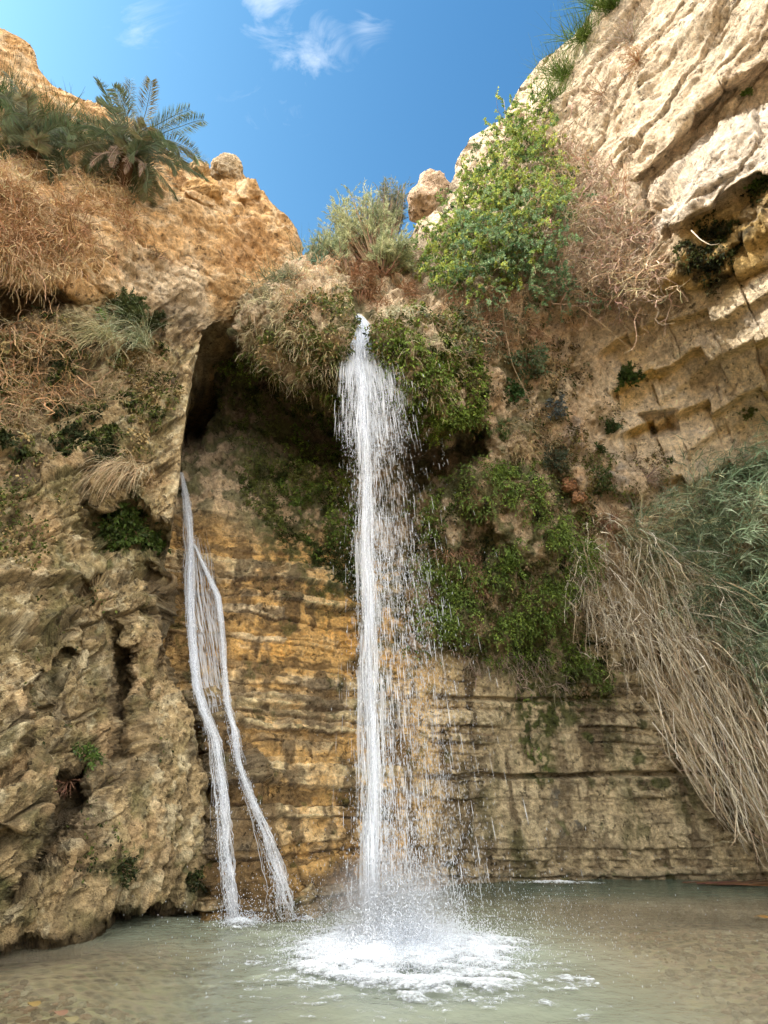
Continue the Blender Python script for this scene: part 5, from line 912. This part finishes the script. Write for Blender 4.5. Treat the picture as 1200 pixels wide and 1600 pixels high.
uu = u0[:, None]+ln[:, None]*np.sin(ang)[:, None]*(s_**(.7+.5*R.rand(n, 1)))+9*R.normal(size=(n, 10)).cumsum(1)*.5*s_; vv = v0[:, None]+ln[:, None]*np.cos(ang)[:, None]*s_**1.15-(5+25*R.rand(n, 1))*np.sin(np.pi*s_)
lim = np.interp(uu, [880, 960, 1010, 1060, 1100, 1150, 1195, 1400], [990, 1075, 1130, 1190, 1240, 1300, 1372, 1400]); vv = np.minimum(vv, lim-110*R.rand(n, 1)**1.5)
PB_, NB_ = surfB(uu.ravel(), vv.ravel()); Yw = PB_[:, 1].reshape(n, 10); Yw = (Yw+Yw.mean(1, keepdims=True)*2)/3; dY = (.1+.95*R.rand(n, 1))*(.45+.55*np.sin(np.pi*np.minimum(s_*1.2, 1)))
SC = np.array([(.70, .63, .49), (.58, .48, .35), (.78, .74, .66), (.38, .30, .20), (.68, .63, .50)]); Pt = at(uu, vv, Yw-dY); c = SC[np.clip((h1(np.floor(u0/14)+np.floor(v0/40)*31, 2)*3+R.rand(n)*3).astype(int), 0, 4)]; ribbons(b, Pt, .010+.035*R.rand(n)**3, c*(1+.25*R.normal(size=(n, 1))), .3)
A, T, idx, tt = onpaths(Pt, 5, .05); Q = paths(A, T+rnd3(len(A))*1.0, .36*(.3+R.rand(len(A))), 4, .25, .25); ribbons(b, Q, .017, c[idx]*(1+.22*R.normal(size=(len(A), 1))), .1)
n = 380; u0 = 1000+200*R.rand(n); v0 = np.interp(u0, [1000, 1200], [930, 1080])+210*R.rand(n); ln = 90+190*R.rand(n); ang = .42+.2*R.normal(size=n); uu = u0[:, None]+ln[:, None]*np.sin(ang)[:, None]*s_+3*R.normal(size=(n, 10)).cumsum(1)*.5; vv = v0[:, None]+ln[:, None]*s_; vv = np.minimum(vv, np.interp(uu, [1000, 1080, 1150, 1195, 1400], [1130, 1230, 1320, 1370, 1390])-120*R.rand(n, 1)**1.6); Yw = surfB(uu.ravel(), vv.ravel())[0][:, 1].reshape(n, 10); Pt = at(uu, vv, Yw.mean(1, keepdims=True)-.3-.8*R.rand(n, 1)); ribbons(b, Pt, .020*(.5+R.rand(n)), SC[R.randint(0, 5, n)]*(1+.2*R.normal(size=(n, 1))), .3)
Q = paths(Pt[:, 3], Pt[:, 5]-Pt[:, 3]+rnd3(n)*.8, .8*(.4+R.rand(n)), 6, .15, .15); ribbons(b, Q, .014, jit((.5, .4, .28), n), .2)
tag(b.build('hanging_straw', STRAW, loc=at(1050, 1000, 15)), 'long bleached reed stems sweeping down to the pool at the right', 'dead reeds', kind='stuff')
# floating debris
b = Bag(); n = 110; u0 = 1060+150*R.rand(n); P_ = at(u0, 1382+3*R.rand(n), 16.2); P_[:, 2] = .04; P_[:, 1] = 15.7+.5*R.rand(n); Pt = paths(P_, np.stack([np.ones(n), .15*R.normal(size=n), .02*R.normal(size=n)], -1), .4+.8*R.rand(n), 3, 0, .03); tubes(b, Pt, .012, jit((.085, .05, .03), n, .4, .12), .6, 4)
tag(b.build('reed_debris', BARK, loc=(8, 15.7, 0)), 'raft of reddish dead reeds floating at the foot of the right wall', 'debris', kind='stuff')
for lab, (uq, vq), c in (('yellow leaf floating near the right edge of the pool', (1186, 1432), (.30, .17, .05)), ('yellow leaf lying in the shallows at lower left', (50, 1568), (.30, .21, .07)), ('reddish leaf in the shallows beside the yellow one', (92, 1582), (.28, .16, .10)), ('pale olive leaf at the bottom edge of the shallows', (108, 1592), (.28, .24, .12))):
    r = rays(uq, vq); P_ = r*((-CH+.05)/r[2])+np.array([0, 0, CH]); b = Bag(); s_ = .12 if uq > 600 else .06; th = np.linspace(0, 2*np.pi, 13)[:-1]; rr_ = s_*(1+.25*np.cos(th)+.1*np.cos(3*th)); V = np.stack([P_[0]+rr_*np.cos(th), P_[1]+rr_*.6*np.sin(th), P_[2]+.015*np.sin(2*th)], -1)
    V = np.concatenate([V, P_[None]+np.array([0, 0, .012])]); Fc = np.array([[k, (k+1) % 12, 12] for k in range(12)]); b.add(V, Fc, np.array(c)); tag(b.build('floating_leaf', LEAF, loc=P_), lab, 'leaf', 'fallen leaves in the pool')
# ------------------------------------------------------------------ loose boulders and blocks
def boulder(label, uv, Y, size, col, seed, name='boulder', flat=(1, 1, 1), rot=0.0, rough=.22):
    nu, nv = 90, 60; th = np.linspace(0, 2*np.pi, nu, endpoint=False); ph = np.linspace(.02, np.pi-.02, nv); TH, PH = np.meshgrid(th, ph); Dd = np.stack([np.cos(TH)*np.sin(PH), np.sin(TH)*np.sin(PH), np.cos(PH)], -1)
    q = np.sign(Dd)*np.abs(Dd)**.75; r = 1+rough*fbm(q, 1.3, 3, off=seed)+.10*ridged(q, 3, 4, off=seed)-.08*sst(.3, .6, fbm(q, 5, 2, off=seed)); V = q*r[..., None]*np.array(size); c, s_ = math.cos(rot), math.sin(rot); V = np.stack([V[..., 0]*c-V[..., 2]*s_, V[..., 1], V[..., 0]*s_+V[..., 2]*c], -1); P_ = at(uv[0], uv[1], Y)
    i = np.arange(nv-1)[:, None]*nu; j = np.arange(nu)[None]; j1 = (j+1) % nu; Fc = np.stack([i+j, i+j1, i+nu+j1, i+nu+j], -1).reshape(-1, 4)[:, ::-1]
    n_ = fbm(V+P_, 3, 4); Cc = np.array(col)*(1+.3*n_)[..., None]; return tag(mk(name, (V+P_).reshape(-1, 3), Fc, ROCK, np.concatenate([Cc, np.ones(n_.shape+(1,))], -1).reshape(-1, 4), smooth=True, loc=P_), label, name)
Yq = lambda w, u_, v_: float(surf(w, [u_], [v_])[0][0, 1])
boulder('knobbly boulder perched on the crest of the left crag', (356, 272), 12.3, (.55, .5, .5), (.42, .32, .20), 1, rot=-.3)
boulder('orange block wedged against the crag right of the palm', (316, 304), Yq('L', 316, 300)-.05, (.62, .4, .36), (.54, .33, .14), 5, name='rock_block', rot=.35)
boulder('small orange knob behind the wedged block', (312, 268), Yq('L', 312, 272)+.0, (.33, .3, .30), (.50, .34, .17), 9, name='rock_block')
boulder('tall rounded boulder leaning out from the crest above the bright bush', (672, 308), 13.6, (.68, .7, .92), (.52, .37, .25), 3, rot=-.35)
boulder('round grey stone lodged in the dark cleft of the left buttress', (112, 1293), Yq('L', 112, 1300)-.05, (.24, .22, .26), (.20, .15, .09), 12, name='stone')
boulder('orange rubble stone beside the grey leafed shrub', (892, 757), Yq('B', 892, 757)-.05, (.26, .22, .18), (.44, .23, .12), 14, name='stone')
boulder('orange rubble stone just below the other rubble stone', (905, 778), Yq('B', 905, 778)-.05, (.22, .2, .17), (.46, .25, .13), 15, name='stone')
boulder('flat pinkish ledge stone under the fern mat', (655, 1003), Yq('B', 655, 1003)-.05, (.28, .25, .26), (.46, .34, .24), 16, name='stone')
